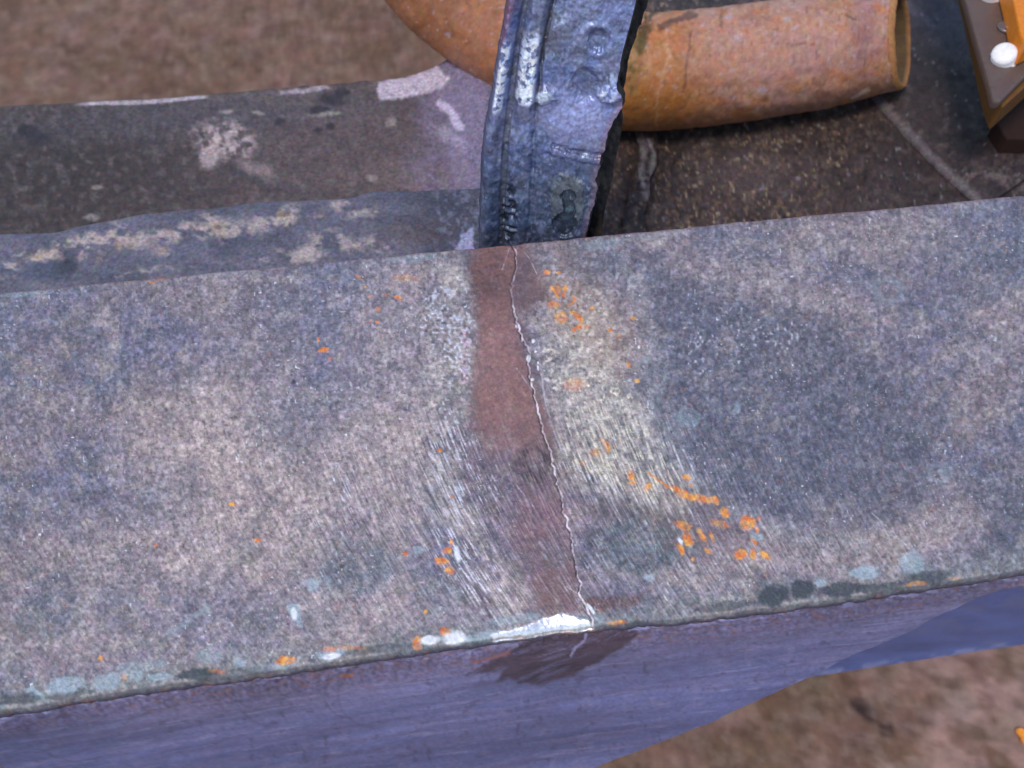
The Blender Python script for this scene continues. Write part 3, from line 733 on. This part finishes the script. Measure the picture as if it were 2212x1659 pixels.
def paint_right(x, y):
    W = Warp(x, y, 9, 30)
    c = np.tile(L(70, 58, 58), (len(x), 1))
    c = mix(c, ss(.4, .65, fbm(x / 90, y / 60, 33, 4)) * .6, L(56, 47, 48))
    sp = ss(.55, .8, vn(x / 6, y / 6, 34)) * ss(1950, 1750, x + .3 * (y - 300))
    c = mix(c, sp * .5, L(140, 116, 88))
    c = mix(c, ss(.56, .72, fbm(x / 14, y / 13, 65, 4)) * .5, L(104, 92, 92))
    c = mix(c, ss(.5, .7, fbm(x / 34, y / 30, 67, 4)) * .5, L(46, 38, 38))
    c = mix(c, ss(.6, .85, vn(x / 7, y / 7, 35)) * .6, L(36, 30, 30))
    c = mix(c, region(W, 1620, 370, 110, 60) * .35, L(110, 98, 100))
    c = mix(c, region(W, 2050, 60, 90, 50, 30) * .45, L(92, 84, 104))
    c = mix(c, line(W, [(1960, 10), (1990, 30), (2020, 60)], 8, 1.4) * .5, L(120, 112, 130))
    c = mix(c, region(W, 1990, 100, 40, 110) * .6, L(34, 26, 34))  # cast shadow beside the pipe end, painted onto the plate
    for pts, wd, k in [([(2085, 395), (2110, 372), (2140, 375), (2180, 392), (2212, 412)], 10, .6)]:
        c = mix(c, line(W, pts, wd, 1.2) * k * ss(.35, .55, fbm(x / 14, y / 14, 39, 3)), L(124, 112, 112))
    c = mix(c, ss(.86, .94, vn(x / 6, y / 6, 44)) * .7 * ss(2000, 1800, x), L(176, 156, 130))
    c = mix(c, ss(.9, .97, vn(x / 8, y / 8, 45)) * .6, L(150, 146, 156))
    c = c * np.array([1, .93, .86]) * .9
    c *= (1 + (vn(x / 6, y / 6, 9) - .5) * .4)[:, None]
    return c, np.full(len(x), .05), np.full(len(x), .55)
ZR = -.070
xs = np.linspace(1120, 2600, 520)
slab('side_plate', xs, [(1120, -420), (2600, -420)], [(1120, 640), (2600, 500)], ZR, .010, 240, M_PLATE, carrier, paint_right,
     lambda x, y: (fbm(x / 20, y / 20, 4, 3) - .5) * .0014, .002)
# lapped sheet on the side plate: its slanted edge is painted paler
ls = np.linspace(0, 1, 140)
EX = 1850 + ls * (2128 - 1850); EY = 160 + ls * (445 - 160)
EY = EY + 14 * np.sin(ls * 3.1)
Pe = onz(EX, EY, ZR + .0035)
out = np.array([1, .75, 0]); out /= np.linalg.norm(out)
tt = np.linspace(0, 1, 150)
Gs = Pe[None] + out[None, None] * (tt[:, None, None] * .20)
ed = np.clip(1 - tt * .20 / .003, 0, 1)
Gs[:, :, 2] -= (ed**2 * .0028)[:, None]
xs_, ys_ = proj(Gs.reshape(-1, 3))
Gs[:, :, 2] += ((fbm(xs_ / 25, ys_ / 25, 6, 3) - .5) * .0010).reshape(Gs.shape[:2])
V, F = grid_solid(Gs[::-1], (0, 0, -.0034))
xa, ya = proj(V)
ca, _, _ = paint_right(xa, ya)
de = pdist(xa, ya, list(zip(EX.tolist()[::10], EY.tolist()[::10])))
ca = mix(ca, ss(15, 5, de + 8 * (fbm(xa / 12, ya / 12, 2, 3) - .5)) * .45, L(128, 118, 122))
o = mesh_from('lapped_sheet', V, F, M_PLATE, carrier)
setattrs(o.data, ca, (np.full(len(V), .05), np.full(len(V), .55)))

# ================================================================ UPRIGHT STRAP
strap = thing('steel_strap', 'upright blue grey steel strap with shiny ridges and torn edge, before the rusty pipe', 'strap')
n_s = np.array([-.10, -.955, .28]); n_s /= np.linalg.norm(n_s)
sp0 = onz([1160], [523], 0.0)[0] + np.array([0, .0045, -.02])
LE = [(-260, 1118), (0, 1092), (100, 1074), (200, 1058), (300, 1040), (400, 1034), (500, 1032), (600, 1030), (700, 1027)]
RE = [(-260, 1425), (0, 1377), (60, 1362), (130, 1343), (190, 1335), (215, 1340), (240, 1338), (275, 1325), (300, 1312), (325, 1306), (350, 1300), (370, 1298), (400, 1288), (450, 1278), (500, 1270), (600, 1255), (700, 1245)]
ROWS = np.linspace(-240, 690, 470)
tcol = np.linspace(0, 1, 190)
lx = smooth_interp(ROWS, LE) + (fbm(ROWS / 14, ROWS * 0, 2, 3) - .5) * 5
rx_ = smooth_interp(ROWS, RE) + (fbm(ROWS / 32, ROWS * 0, 7, 4, .6) - .5) * 20 * ss(120, 220, ROWS)
XX = lx[:, None] * (1 - tcol) + rx_[:, None] * tcol
YY = ROWS[:, None] + np.zeros_like(XX) - (XX - 1160) * .05
def strap_h(x, y, t):
    W = Warp(x, y, 5, 16)
    wob = 8 * (fbm(x / 40, y / 30, 1, 2) - .5)
    r1 = np.interp(y, [-200, 0, 100, 200, 300, 420, 700], [1128, 1106, 1090, 1076, 1062, 1055, 1050])
    r2 = np.interp(y, [-200, 0, 100, 200, 300, 420, 700], [1200, 1168, 1148, 1136, 1128, 1120, 1112])
    h = .0034 * np.exp(-((x - r1 + wob * .4) / 17) ** 2) * (1 - .3 * ss(260, 330, y))
    s2 = ss(270, 215, y)
    h += .0028 * ss(28, 10, np.abs(x - r2 + wob)) * (.35 + .65 * s2)
    h -= .0006 * ss(9, 3, np.abs(x - (r1 + r2) / 2 + 2)) 
    h -= .0005 * ss(7, 1, np.abs(x - r2 - 27 + wob)) * ss(.35, .6, vn(x / 20, y / 30, 68))
    h -= .004 * ss(.04, 0, t)
    h += (fbm(x / 34, y / 34, 4, 3) - .5) * .0013 + (fbm(x / 9, y / 9, 14, 2) - .5) * .00035
    # teeth low on the left
    teeth = blob(W, 1100, 460, 18, 60, 0, .3, .5)
    h += teeth * .0010 * ss(.4, .6, vn(x / 14, y / 7, 66))
    h -= teeth * .001
    # round boss, oval pocket, keyhole
    d = np.hypot(x - 1290, (y - 86) * 1.05)
    h += .0006 * np.exp(-((d - 34) / 9) ** 2)
    h -= .0010 * blob(W, 1292, 86, 20, 24, 0, .3, .6)
    h -= .0008 * blob(W, 1263, 183, 29, 36, -8, .25, .4)
    key = np.maximum.reduce([blob(W, 1220, 486, 27, 26, 0, .1, .4), blob(W, 1228, 424, 16, 14, 0, .15, .4), blob(W, 1230, 450, 12, 22, -8, .15, .3)])
    h -= .0014 * key
    surround = blob(W, 1226, 440, 38, 66, 0, .15, .6)
    h += .0006 * surround * (1 - key)
    h += .0012 * blob(W, 1175, 205, 22, 16, 0, .5) + .0016 * blob(W, 1320, 205, 22, 15, 0, .5)
    h += .0012 * line(W, [(1195, 325), (1250, 342), (1305, 350)], 7, .8) * .4 - .0006 * line(W, [(1195, 315), (1250, 330), (1305, 338)], 5, .5)
    return h
x, y = XX.ravel(), YY.ravel()
Pn = hit(x, y, sp0, n_s)
hh = strap_h(x, y, np.tile(tcol, len(ROWS)))
Gp = (Pn + n_s * hh[:, None]).reshape(len(ROWS), len(tcol), 3)
V, F = grid_solid(Gp, -n_s * .004 + np.array([.0008, 0, 0]))
xa, ya = x, y
W = Warp(xa, ya, 5, 16)
c = np.tile(L(112, 126, 172), (len(xa), 1))
c = mix(c, ss(.4, .65, fbm(xa / 40, ya / 40, 3, 4)) * .7, L(138, 140, 164))
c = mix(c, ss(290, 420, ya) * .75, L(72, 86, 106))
c = mix(c, ss(.5, .7, fbm(xa / 16, ya / 16, 5, 4)) * .6, L(70, 78, 104))
c = mix(c, ss(.55, .7, fbm(xa / 12, ya / 12, 35, 3)) * .4, L(160, 168, 204))
c = mix(c, region(W, 1250, 260, 70, 60) * .7, L(150, 152, 190))
c = mix(c, region(W, 1290, 30, 90, 60) * .5, L(136, 142, 176))
c = mix(c, region(W, 1190, 60, 40, 60) * .5, L(110, 110, 112))
r1 = np.interp(ya, [-200, 0, 100, 200, 300, 420, 700], [1128, 1106, 1090, 1076, 1062, 1055, 1050])
r2 = np.interp(ya, [-200, 0, 100, 200, 300, 420, 700], [1200, 1168, 1148, 1136, 1128, 1120, 1112])
fr = fbm(xa / 9, ya / 9, 8, 3)
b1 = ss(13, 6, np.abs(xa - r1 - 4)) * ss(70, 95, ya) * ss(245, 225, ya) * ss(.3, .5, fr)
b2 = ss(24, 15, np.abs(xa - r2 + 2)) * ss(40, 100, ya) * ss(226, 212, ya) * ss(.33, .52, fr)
c = mix(c, b1 * .85, L(222, 228, 252)); c = mix(c, b2 * .85, L(222, 230, 252))  # glints on both ridges painted as white-blue colour
gro = ss(10, 4, np.abs(xa - (r1 + r2) / 2 + 1)); c = mix(c, gro * .5, L(84, 82, 74))
gro2 = ss(7, 2, np.abs(xa - r2 - 26)) * ss(300, 200, ya); c = mix(c, gro2 * .7, L(66, 60, 52))
c = mix(c, blob(W, 1090, 30, 14, 60, 10, .6, 1.5) * .5, L(168, 92, 110))
c = mix(c, blob(W, 1110, -20, 14, 40, 10, .6, 1.5) * .4, L(150, 110, 150))
tee = blob(W, 1100, 460, 18, 60, 0, .3, .5)
c = mix(c, tee * ss(.55, .4, vn(xa / 14, ya / 7, 66)) * .8, L(20, 24, 34))
key = np.maximum.reduce([blob(W, 1220, 486, 27, 26, 0, .1, .4), blob(W, 1228, 424, 16, 14, 0, .15, .4), blob(W, 1230, 450, 12, 22, -8, .15, .3)])
sur = blob(W, 1226, 440, 38, 66, 0, .15, .6)
c = mix(c, sur * .55, L(112, 118, 116)); c = mix(c, key * .85, L(62, 72, 88))
c = mix(c, blob(W, 1232, 455, 9, 5, -15, .3) * .6, L(110, 136, 146))
c = mix(c, blob(W, 1263, 183, 29, 36, -8, .12, .4) * .55, L(86, 94, 122))
c = mix(c, blob(W, 1292, 86, 22, 26, 0, .3, .6) * .5, L(88, 98, 126))
dd = np.hypot(xa - 1290, (ya - 86) * 1.05); c = mix(c, ss(6, 2, np.abs(dd - 40)) * .35, L(150, 160, 190))
c = mix(c, (blob(W, 1175, 208, 15, 12, 0, .5) + blob(W, 1316, 205, 17, 11, 0, .5)) * ss(.35, .6, fr) * .9, L(215, 225, 242))
c = mix(c, (blob(W, 1325, 170, 12, 14, 0, .5) + blob(W, 1213, 40, 14, 16, 0, .5) * .8 + blob(W, 1330, 105, 12, 12, 0, .5) * .7) * ss(.4, .6, fr) * .8, L(190, 202, 235))
c = mix(c, line(W, [(1195, 318), (1250, 332), (1305, 340)], 5, .5) * .6, L(66, 70, 98))
c = mix(c, line(W, [(1205, 372), (1240, 384), (1262, 396)], 2, .3) * .5, L(150, 150, 156))
te = np.tile(tcol, len(ROWS))
c = mix(c, ss(.93, .99, te) * .5 * ss(180, 240, ya), L(150, 116, 128))
c = mix(c, ss(.04, 0, te) * .6, L(64, 66, 96))
c = mix(c, ss(.85, .95, vn(xa / 4, ya / 5, 16)) * .45, L(180, 190, 220))
c *= (1 + (vn(xa / 4.5, ya / 4.5, 9) - .5) * .45)[:, None]
c *= (.80 + .16 * ss(330, 240, ya) + .40 * np.clip(b1 + b2, 0, 1) + .35 * region(W, 1250, 250, 70, 60))[:, None]  # brightens the painted ridge glints and the upper face
m_ = .45 - .1 * (b1 + b2); r_ = .33 - .06 * (b1 + b2) + .15 * ss(.4, .7, fbm(xa / 20, ya / 20, 36, 3))
nb = len(V) - len(xa)
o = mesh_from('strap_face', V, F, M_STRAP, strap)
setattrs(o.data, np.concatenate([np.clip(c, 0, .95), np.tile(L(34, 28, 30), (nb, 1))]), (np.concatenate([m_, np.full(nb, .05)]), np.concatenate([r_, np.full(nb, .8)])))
# dark doubler plate behind the strap: a sliver of it shows beyond the torn edge
DR = [(-260, 1450), (0, 1402), (40, 1388), (130, 1358), (200, 1348), (280, 1341), (350, 1330), (420, 1315), (500, 1300), (700, 1285)]
rr2 = smooth_interp(ROWS, DR) + (fbm(ROWS / 16, ROWS * 0, 27, 3) - .5) * 6
td = np.linspace(0, 1, 40)
XD = (rr2[:, None] - 130) * (1 - td) + rr2[:, None] * td
YD = ROWS[:, None] + np.zeros_like(XD)
Pd = hit(XD.ravel(), YD.ravel(), sp0 - n_s * .012, n_s) + n_s * ((fbm(XD.ravel() / 10, YD.ravel() / 14, 3, 3) - .5) * .001)[:, None]
V, F = grid_solid(Pd.reshape(len(ROWS), 40, 3), -n_s * .003)
xa, ya = proj(V)
c = np.tile(L(30, 25, 26), (len(xa), 1)); c = mix(c, ss(.5, .7, fbm(xa / 8, ya / 20, 4, 3)) * .5, L(84, 74, 62))  # near black: shadow gap behind the strap painted into this plate
o = mesh_from('backing_plate', V, F, M_STRAP, strap)
setattrs(o.data, c, (np.full(len(V), .02), np.full(len(V), .7)))
# lumpy weld run at the foot of the strap
def tube(name, path, rads, seg, mat, parent, paint, lump=0, cap=True, sq=None, shear_end=0):
    p = np.array(path); n = len(p)
    tg = np.gradient(p, axis=0); tg /= np.linalg.norm(tg, axis=1)[:, None]
    up = np.array([0, 0, 1.0])
    s1 = np.cross(tg, up); s1 /= np.linalg.norm(s1, axis=1)[:, None]
    s2 = np.cross(s1, tg)
    a = np.linspace(0, 2 * math.pi, seg, endpoint=False)
    R = np.asarray(rads)[:, None] * np.ones(seg)
    if sq is not None: 
        sy = np.asarray(sq)[:, None] * np.ones(seg)
    else: sy = np.ones((n, seg))
    ca_, sa_ = np.cos(a)[None, :, None], np.sin(a)[None, :, None]
    g = p[:, None] + s1[:, None] * ca_ * R[..., None] + s2[:, None] * sa_ * (R * sy)[..., None]
    if shear_end:
        e_ = g - p[:, None]
        k_ = ss(.30, .0, np.arange(n) / n * 2.2)[:, None]
        g = g + tg[0] * (shear_end * (e_ @ CUT) * k_)[..., None]
    if lump:
        x, y = proj(g.reshape(-1, 3))
        dv = (g - p[:, None]); dv /= np.linalg.norm(dv, axis=2)[..., None] + 1e-9
        g = g + dv * ((fbm(x / 16, y / 16, 3, 4) - .5) * 2 * lump).reshape(n, seg, 1)
    V = g.reshape(-1, 3)
    F = quads(n, seg, wrapc=True)
    if cap:
        c0, c1 = len(V), len(V) + 1
        V = np.concatenate([V, p[:1], p[-1:]])
        i = np.arange(0, seg, 2)
        F0 = np.stack([np.full(len(i), c0), (i + 2) % seg, i + 1, i], -1)
        F1 = np.stack([np.full(len(i), c1), (n - 1) * seg + i, (n - 1) * seg + i + 1, (n - 1) * seg + (i + 2) % seg], -1)
        F = np.concatenate([F, F0, F1])
    xa, ya = proj(V)
    col, m_, r_ = paint(xa, ya)
    o = mesh_from(name, V, F, mat, parent)
    setattrs(o.data, np.clip(col, 0, .95), (m_, r_))
    return o
def spline(pts, n):
    p = np.array(pts, float)
    d = np.r_[0, np.cumsum(np.linalg.norm(np.diff(p, axis=0), axis=1))]
    t = np.linspace(0, d[-1], n)
    return np.stack([smooth_interp(t, np.stack([d, p[:, k]], 1).tolist()) for k in range(p.shape[1])], 1)

wp = spline([(1392, 270), (1400, 330), (1385, 400), (1372, 460), (1360, 560), (1350, 640)], 120)
wpath = onz(wp[:, 0], wp[:, 1], ZR + .003)
def paint_weld(x, y):
    W = Warp(x, y, 8, 14)
    c = paint_right(x, y)[0]
    for pts in ([(1385, 300), (1392, 330), (1384, 365), (1388, 400)], [(1404, 310), (1412, 350), (1404, 395), (1398, 430)]):
        c = mix(c, line(W, pts, 6, 1.2, .8) * .7, L(150, 138, 136))
    c = mix(c, ss(.5, .7, fbm(x / 12, y / 22, 6, 3)) * .6, L(36, 34, 36))
    return c, np.full(len(x), .08), np.full(len(x), .5)
tube('weld_run', wpath, .0042 + .0010 * np.sin(np.arange(120) * .21) * np.cos(np.arange(120) * .083), 40, M_PLATE, carrier, paint_weld, .0008, sq=np.full(120, .35))

# ================================================================ RUSTY PIPE
pipe = thing('rusty_pipe', 'thick orange brown rusty bent pipe with a flattened open end, passing behind the upright strap', 'pipe')
ZC = -.044
CUT = .78 * np.array([0, -.5, .86]) - .25 * np.array([0, .86, .5])      # slant of the sawn mouth
pp = spline([(1938, 90), (1884, 98), (1750, 116), (1550, 145), (1350, 156), (1200, 128), (1065, 50), (940, -50), (850, -180), (800, -340)], 420)
pc = onz(pp[:, 0], pp[:, 1], ZC)
sfrac = np.linspace(0, 1, 420)
Rb = 0.0245
k_end = ss(0, .05, sfrac)
rad_ = Rb * (.86 + .14 * ss(0, .13, sfrac)) * (1 - .0 * sfrac)
rad_ = rad_ * (1 + .05 * ss(.45, .9, sfrac))
def paint_pipe(x, y):
    W = Warp(x, y, 9, 26)
    c = np.tile(L(190, 140, 108), (len(x), 1))
    c = mix(c, ss(.4, .62, fbm(x / 60, y / 45, 3, 4)) * .75, L(182, 142, 134))
    c = mix(c, ss(.52, .68, fbm(x / 30, y / 22, 71, 4)) * .5, L(146, 100, 74))
    c = mix(c, ss(.56, .72, fbm(x / 14, y / 12, 72, 4)) * .4, L(208, 176, 166))
    c = mix(c, ss(.55, .75, fbm(x / 24, y / 22, 5, 4)) * .55, L(206, 128, 62))
    c = mix(c, region(W, 1400, 190, 130, 130) * .75, L(176, 110, 44))
    c = mix(c, ss(190, 265, y + .0 * x + (1550 - x) * .06) * .6, L(152, 98, 50))  # shading towards the underside painted as darker orange
    c = mix(c, region(W, 1680, 120, 170, 90) * .5, L(186, 142, 138))
    c = mix(c, region(W, 1800, 215, 120, 18, -10) * .45, L(124, 80, 52))
    c = mix(c, region(W, 1870, 80, 26, 70) * .5, L(150, 104, 118))
    # left bend is darker, browner
    lf = ss(1200, 1060, x)
    c = mix(c, lf * .8, L(158, 102, 70))
    c = mix(c, lf * ss(.45, .7, fbm(x / 40, y / 40, 11, 3)) * .6, L(126, 78, 42))
    c = mix(c, line(W, [(772, -10), (800, 40), (880, 105), (960, 155), (1045, 195)], 9, .6) * .5 * lf, L(186, 138, 128))
    c = mix(c, line(W, [(1415, 300), (1420, 240), (1426, 180), (1445, 120), (1440, 60)], 3, 1) * .4, L(214, 170, 140))
    for pts, wd, k in [([(1495, 70), (1488, 100), (1480, 150), (1474, 200)], 3, .6), ([(1425, 60), (1460, 42), (1500, 32)], 7, .8), ([(1560, 20), (1558, 60)], 3, .4), ([(1700, 92), (1760, 96)], 3, .4), ([(1815, 32), (1850, 38)], 2.5, .6)]:
        c = mix(c, line(W, pts, wd, .8) * k, L(92, 60, 52))
    for p in [(1385, 60, 22, 40, 0, .9), (1375, 110, 18, 34, 10, .9), (1362, 165, 10, 30, 0, .8), (1395, 35, 26, 9, -20, .8)]:
        c = mix(c, blob(W, *p[:5], soft=.4, rag=1.6) * p[5] * ss(.3, .55, fbm(x / 14, y / 14, 15, 3)), L(58, 48, 30))
    c = mix(c, region(W, 1375, 130, 26, 80) * .45, L(124, 104, 34))
    pit = ss(.82, .93, vn(x / 7, y / 7, 6)); c = mix(c, pit * .45, L(104, 84, 92))
    pit = ss(.86, .95, vn(x / 8, y / 6, 7)); c = mix(c, pit * .3, L(226, 130, 54))
    pit = ss(.88, .97, vn(x / 9, y / 8, 17)); c = mix(c, pit * .45, L(196, 186, 206))
    for p in [(1572, 38, 8, 7), (1698, 40, 7, 7), (1643, 195, 14, 6), (1870, 240, 12, 5), (1588, 85, 6, 5)]:
        c = mix(c, blob(W, *p, soft=.5) * .6, L(186, 178, 200))
    c = mix(c, (line(W, [(1840, 210), (1862, 202), (1876, 196)], 4, .5) + line(W, [(820, 50), (838, 66)], 5, .5)) * .7, L(232, 206, 190))
    c *= (1 + (vn(x / 6, y / 6, 9) - .5) * .22)[:, None]
    return c * .90 * np.array([1, .94, .84]), np.full(len(x), .0), np.full(len(x), .42)
tube('pipe_wall', pc, rad_, 160, M_RUST, pipe, paint_pipe, .0005, cap=False, shear_end=1.0)
# mouth: rim folded inwards, hollow with a rusty throat
m0 = pc[0]; tg0 = pc[0] - pc[1]; tg0 /= np.linalg.norm(tg0)
s1 = np.cross(-tg0, [0, 0, 1]); s1 /= np.linalg.norm(s1); s2 = np.cross(s1, -tg0)
a = np.linspace(0, 2 * math.pi, 96, endpoint=False)
prof = [(1.0, 0, 0), (.985, .0018, 0), (.95, .003, 0), (.90, .0028, 0), (.86, .0005, 0), (.80, -.006, 0), (.6, -.010, 0), (.3, -.012, 0), (.02, -.0125, 0)]
VIEWP = CUT
ring = []
shear = 1.0
for (k, d, _) in prof:
    e_ = (s1 * np.cos(a)[:, None] + s2 * np.sin(a)[:, None]) * rad_[0] * k
    ring.append(m0 + tg0 * d + e_ - tg0 * (shear * (e_ @ VIEWP))[:, None])
V = np.concatenate(ring)
V[:, :] += ((fbm(V[:, 1] * 400, V[:, 2] * 400, 3, 2) - .5) * .0008)[:, None] * tg0
F = quads(len(prof), 96, wrapc=True)
xa, ya = proj(V)
c = np.tile(L(176, 124, 76), (len(xa), 1))
idx = np.arange(len(V)) // 96
c = mix(c, (idx >= 4) * .9, L(78, 64, 44)); c *= (.8 + .4 * vn(xa / 5, ya / 5, 3))[:, None]
o = mesh_from('pipe_mouth', V, F, M_RUST, pipe)
setattrs(o.data, c, (np.zeros(len(V)), np.full(len(V), .7)))

# ================================================================ BOLTED BLOCK top right
blk = thing('bolted_bracket', 'brown and orange bracket corner with white round bolt heads above the dark plate', 'bracket')
import bmesh
def prism_pts(name, pts, z, thick, mat, parent, col, met_=0, rgh_=.5, bev=.0008, sub=0):
    p = onz([q_[0] for q_ in pts], [q_[1] for q_ in pts], z)
    bm = bmesh.new()
    vs = [bm.verts.new(q_) for q_ in p]
    f = bm.faces.new(vs)
    f.normal_update()
    if f.normal.z < 0: f.normal_flip()
    r = bmesh.ops.extrude_face_region(bm, geom=[f])
    for e in r['geom']:
        if isinstance(e, bmesh.types.BMVert): e.co.z -= thick
    bmesh.ops.recalc_face_normals(bm, faces=bm.faces)
    bmesh.ops.bevel(bm, geom=list(bm.edges), offset=bev, segments=2, affect='EDGES', profile=.6)
    me = bpy.data.meshes.new(name); bm.to_mesh(me); bm.free()
    o = link(name, me, mat, parent)
    n = len(me.vertices)
    co = np.empty(n * 3, np.float32); me.vertices.foreach_get('co', co); co = co.reshape(-1, 3)
    setattrs(me, np.tile(col, (n, 1)), (np.full(n, met_), np.full(n, rgh_)))
    return o
ZB = -.018
prism_pts('mounting_plate', [(2030, -180), (2086, 0), (2104, 66), (2137, 181), (2146, 219), (2160, 221), (2212, 168), (2420, -30), (2380, -180)], ZB, .004, M_PART, blk, L(98, 80, 72), .05, .4, .0012)
prism_pts('spacer_block', [(2060, -160), (2106, 0), (2150, 190), (2166, 232), (2212, 190), (2420, 0), (2380, -160)], ZB - .0045, .012, M_RUST, blk, L(110, 72, 30), 0, .6)
prism_pts('orange_cover', [(2150, -160), (2190, 0), (2203, 66), (2216, 100), (2300, 60), (2460, -120), (2440, -160)], ZB + .010, .0095, M_PART, blk, L(222, 128, 24), 0, .45, .001)
prism_pts('base_foot', [(2150, 262), (2212, 205), (2420, 0), (2480, 200), (2300, 300), (2175, 300)], ZR + .012, .011, M_RUST, blk, L(44, 22, 14), 0, .8)

def cyl(name, c0, axis, prof, mat, parent, col, met_, rgh_, seg=40):
    ax = Vector(axis).normalized(); s1_ = ax.orthogonal().normalized(); s2_ = ax.cross(s1_)
    V = []
    for r, h in prof:
        for k in range(seg):
            t = 2 * math.pi * k / seg
            V.append(Vector(c0) + ax * h + (s1_ * math.cos(t) + s2_ * math.sin(t)) * r)
    F = quads(len(prof), seg, wrapc=True)
    o = mesh_from(name, np.array([list(v_) for v_ in V]), F, mat, parent)
    n = len(V)
    setattrs(o.data, np.tile(col, (n, 1)), (np.full(n, met_), np.full(n, rgh_)))
    return o
def bolt(px, py):
    c0 = onz([px], [py], ZB)[0]
    c0[2] = ZB
    R_ = .0047
    return cyl('bolt_head', c0, (-.42, -.38, .9), [(R_ * 1.15, 0), (R_ * 1.12, .0006), (R_ * .98, .0009), (R_, .0045), (R_ * .9, .0054), (R_ * .6, .0058), (.00001, .0059)], M_PART, blk, L(238, 232, 228), 0, .35)
bolt(2167, 128); bolt(2139, -10)
# small bent screw with a bright shank
c0 = onz([2178], [62], ZB)[0]
cyl('screw', c0 + np.array([-.001, 0, .0004]), (.0, .0, 1), [(.0036, 0), (.0036, .0006), (.0030, .0010), (.0006, .0011), (.00001, .0011)], M_PART, blk, L(120, 104, 100), .4, .3)
cyl('screw_shank', c0 + np.array([-.0022, -.003, .0022]), (.72, .7, .12), [(.00001, 0), (.0008, .0002), (.0008, .0066), (.00001, .0068)], M_PART, blk, L(210, 172, 150), .5, .3, 16)

# ================================================================ FLOOR
ZF = -.34
nf = 640
gx = np.linspace(-1, 1, nf); gy = np.linspace(-1, 1, nf)
gx = np.sign(gx) * np.abs(gx) ** 5 * 6 + gx * .55; gy = np.sign(gy) * np.abs(gy) ** 5 * 6 + gy * .55
GX, GY = np.meshgrid(gx, gy[::-1])
zf = ZF + (fbm(GX * 30, GY * 30, 3, 3) - .5) * .004
V = np.stack([GX, GY, zf], -1).reshape(-1, 3)
F = quads(nf, nf)
o = mesh_from('floor', V, F, M_FLOOR)
o['kind'] = 'structure'
gxr, gyr = V[:, 0], V[:, 1]
c = np.tile(L(126, 100, 88), (len(V), 1))
c = mix(c, ss(.4, .62, fbm(gxr * 16, gyr * 16, 3, 4)) * .6, L(108, 84, 70))
c = mix(c, ss(.5, .72, fbm(gxr * 45, gyr * 60, 5, 3)) * .45, L(150, 126, 120))
c = mix(c, ss(.5, .7, fbm(gxr * 80, gyr * 80, 15, 3)) * .35, L(104, 80, 68))
for (px, py, r1) in [(1868, 1530, .0055), (1880, 1545, .005), (1914, 1576, .0055), (1852, 1522, .005)]:
    q_ = onz([px], [py], ZF)[0]
    d = np.hypot(gxr - q_[0], gyr - q_[1]); c = mix(c, ss(r1 * 1.3, r1 * .6, d) * .75, L(54, 38, 38))
q_ = onz([2150], [1600], ZF)[0]
d = np.hypot(gxr - q_[0], gyr - q_[1]); c = mix(c, ss(.12, .02, d) * ss(.45, .6, fbm(gxr * 60, gyr * 60, 25, 3)) * .4, L(190, 160, 156))
c *= (1 + (fbm(gxr * 230, gyr * 230, 57, 3) - .5) * .5)[:, None]
c = mix(c, ss(.5, .75, fbm(gxr * 160, gyr * 160, 55, 3)) * .35, L(150, 130, 122))
c = mix(c, ss(.55, .75, fbm(gxr * 120, gyr * 140, 56, 3)) * .4, L(84, 62, 54))
c = c * np.array([.88, .83, .76])[None]
setattrs(o.data, c, (np.zeros(len(V)), np.full(len(V), .8)))

# small orange chip lying on the floor
q_ = onz([2207], [1592], ZF)[0]
bm = bmesh.new()
vs = []
for k in range(14):
    t = 2 * math.pi * k / 14; r = .0038 * (1 + .25 * math.sin(3 * t + 1) + .1 * math.cos(5 * t))
    vs.append(bm.verts.new((q_[0] + r * math.cos(t), q_[1] + r * math.sin(t) * 1.2, ZF + .0042 + .001 * math.sin(2 * t))))
f = bm.faces.new(vs)
r = bmesh.ops.extrude_face_region(bm, geom=[f])
for e in r['geom']:
    if isinstance(e, bmesh.types.BMVert): e.co.z -= .002
bmesh.ops.recalc_face_normals(bm, faces=bm.faces)
bmesh.ops.bevel(bm, geom=list(bm.edges), offset=.0006, segments=2, affect='EDGES')
me = bpy.data.meshes.new('paint_chip'); bm.to_mesh(me); bm.free()
o = link('paint_chip', me, M_PART)
n = len(me.vertices); setattrs(me, np.tile(L(235, 150, 50), (n, 1)), (np.zeros(n), np.full(n, .5)))
tag(o, 'small orange chip lying on the brown floor near the lower right corner', 'chip')
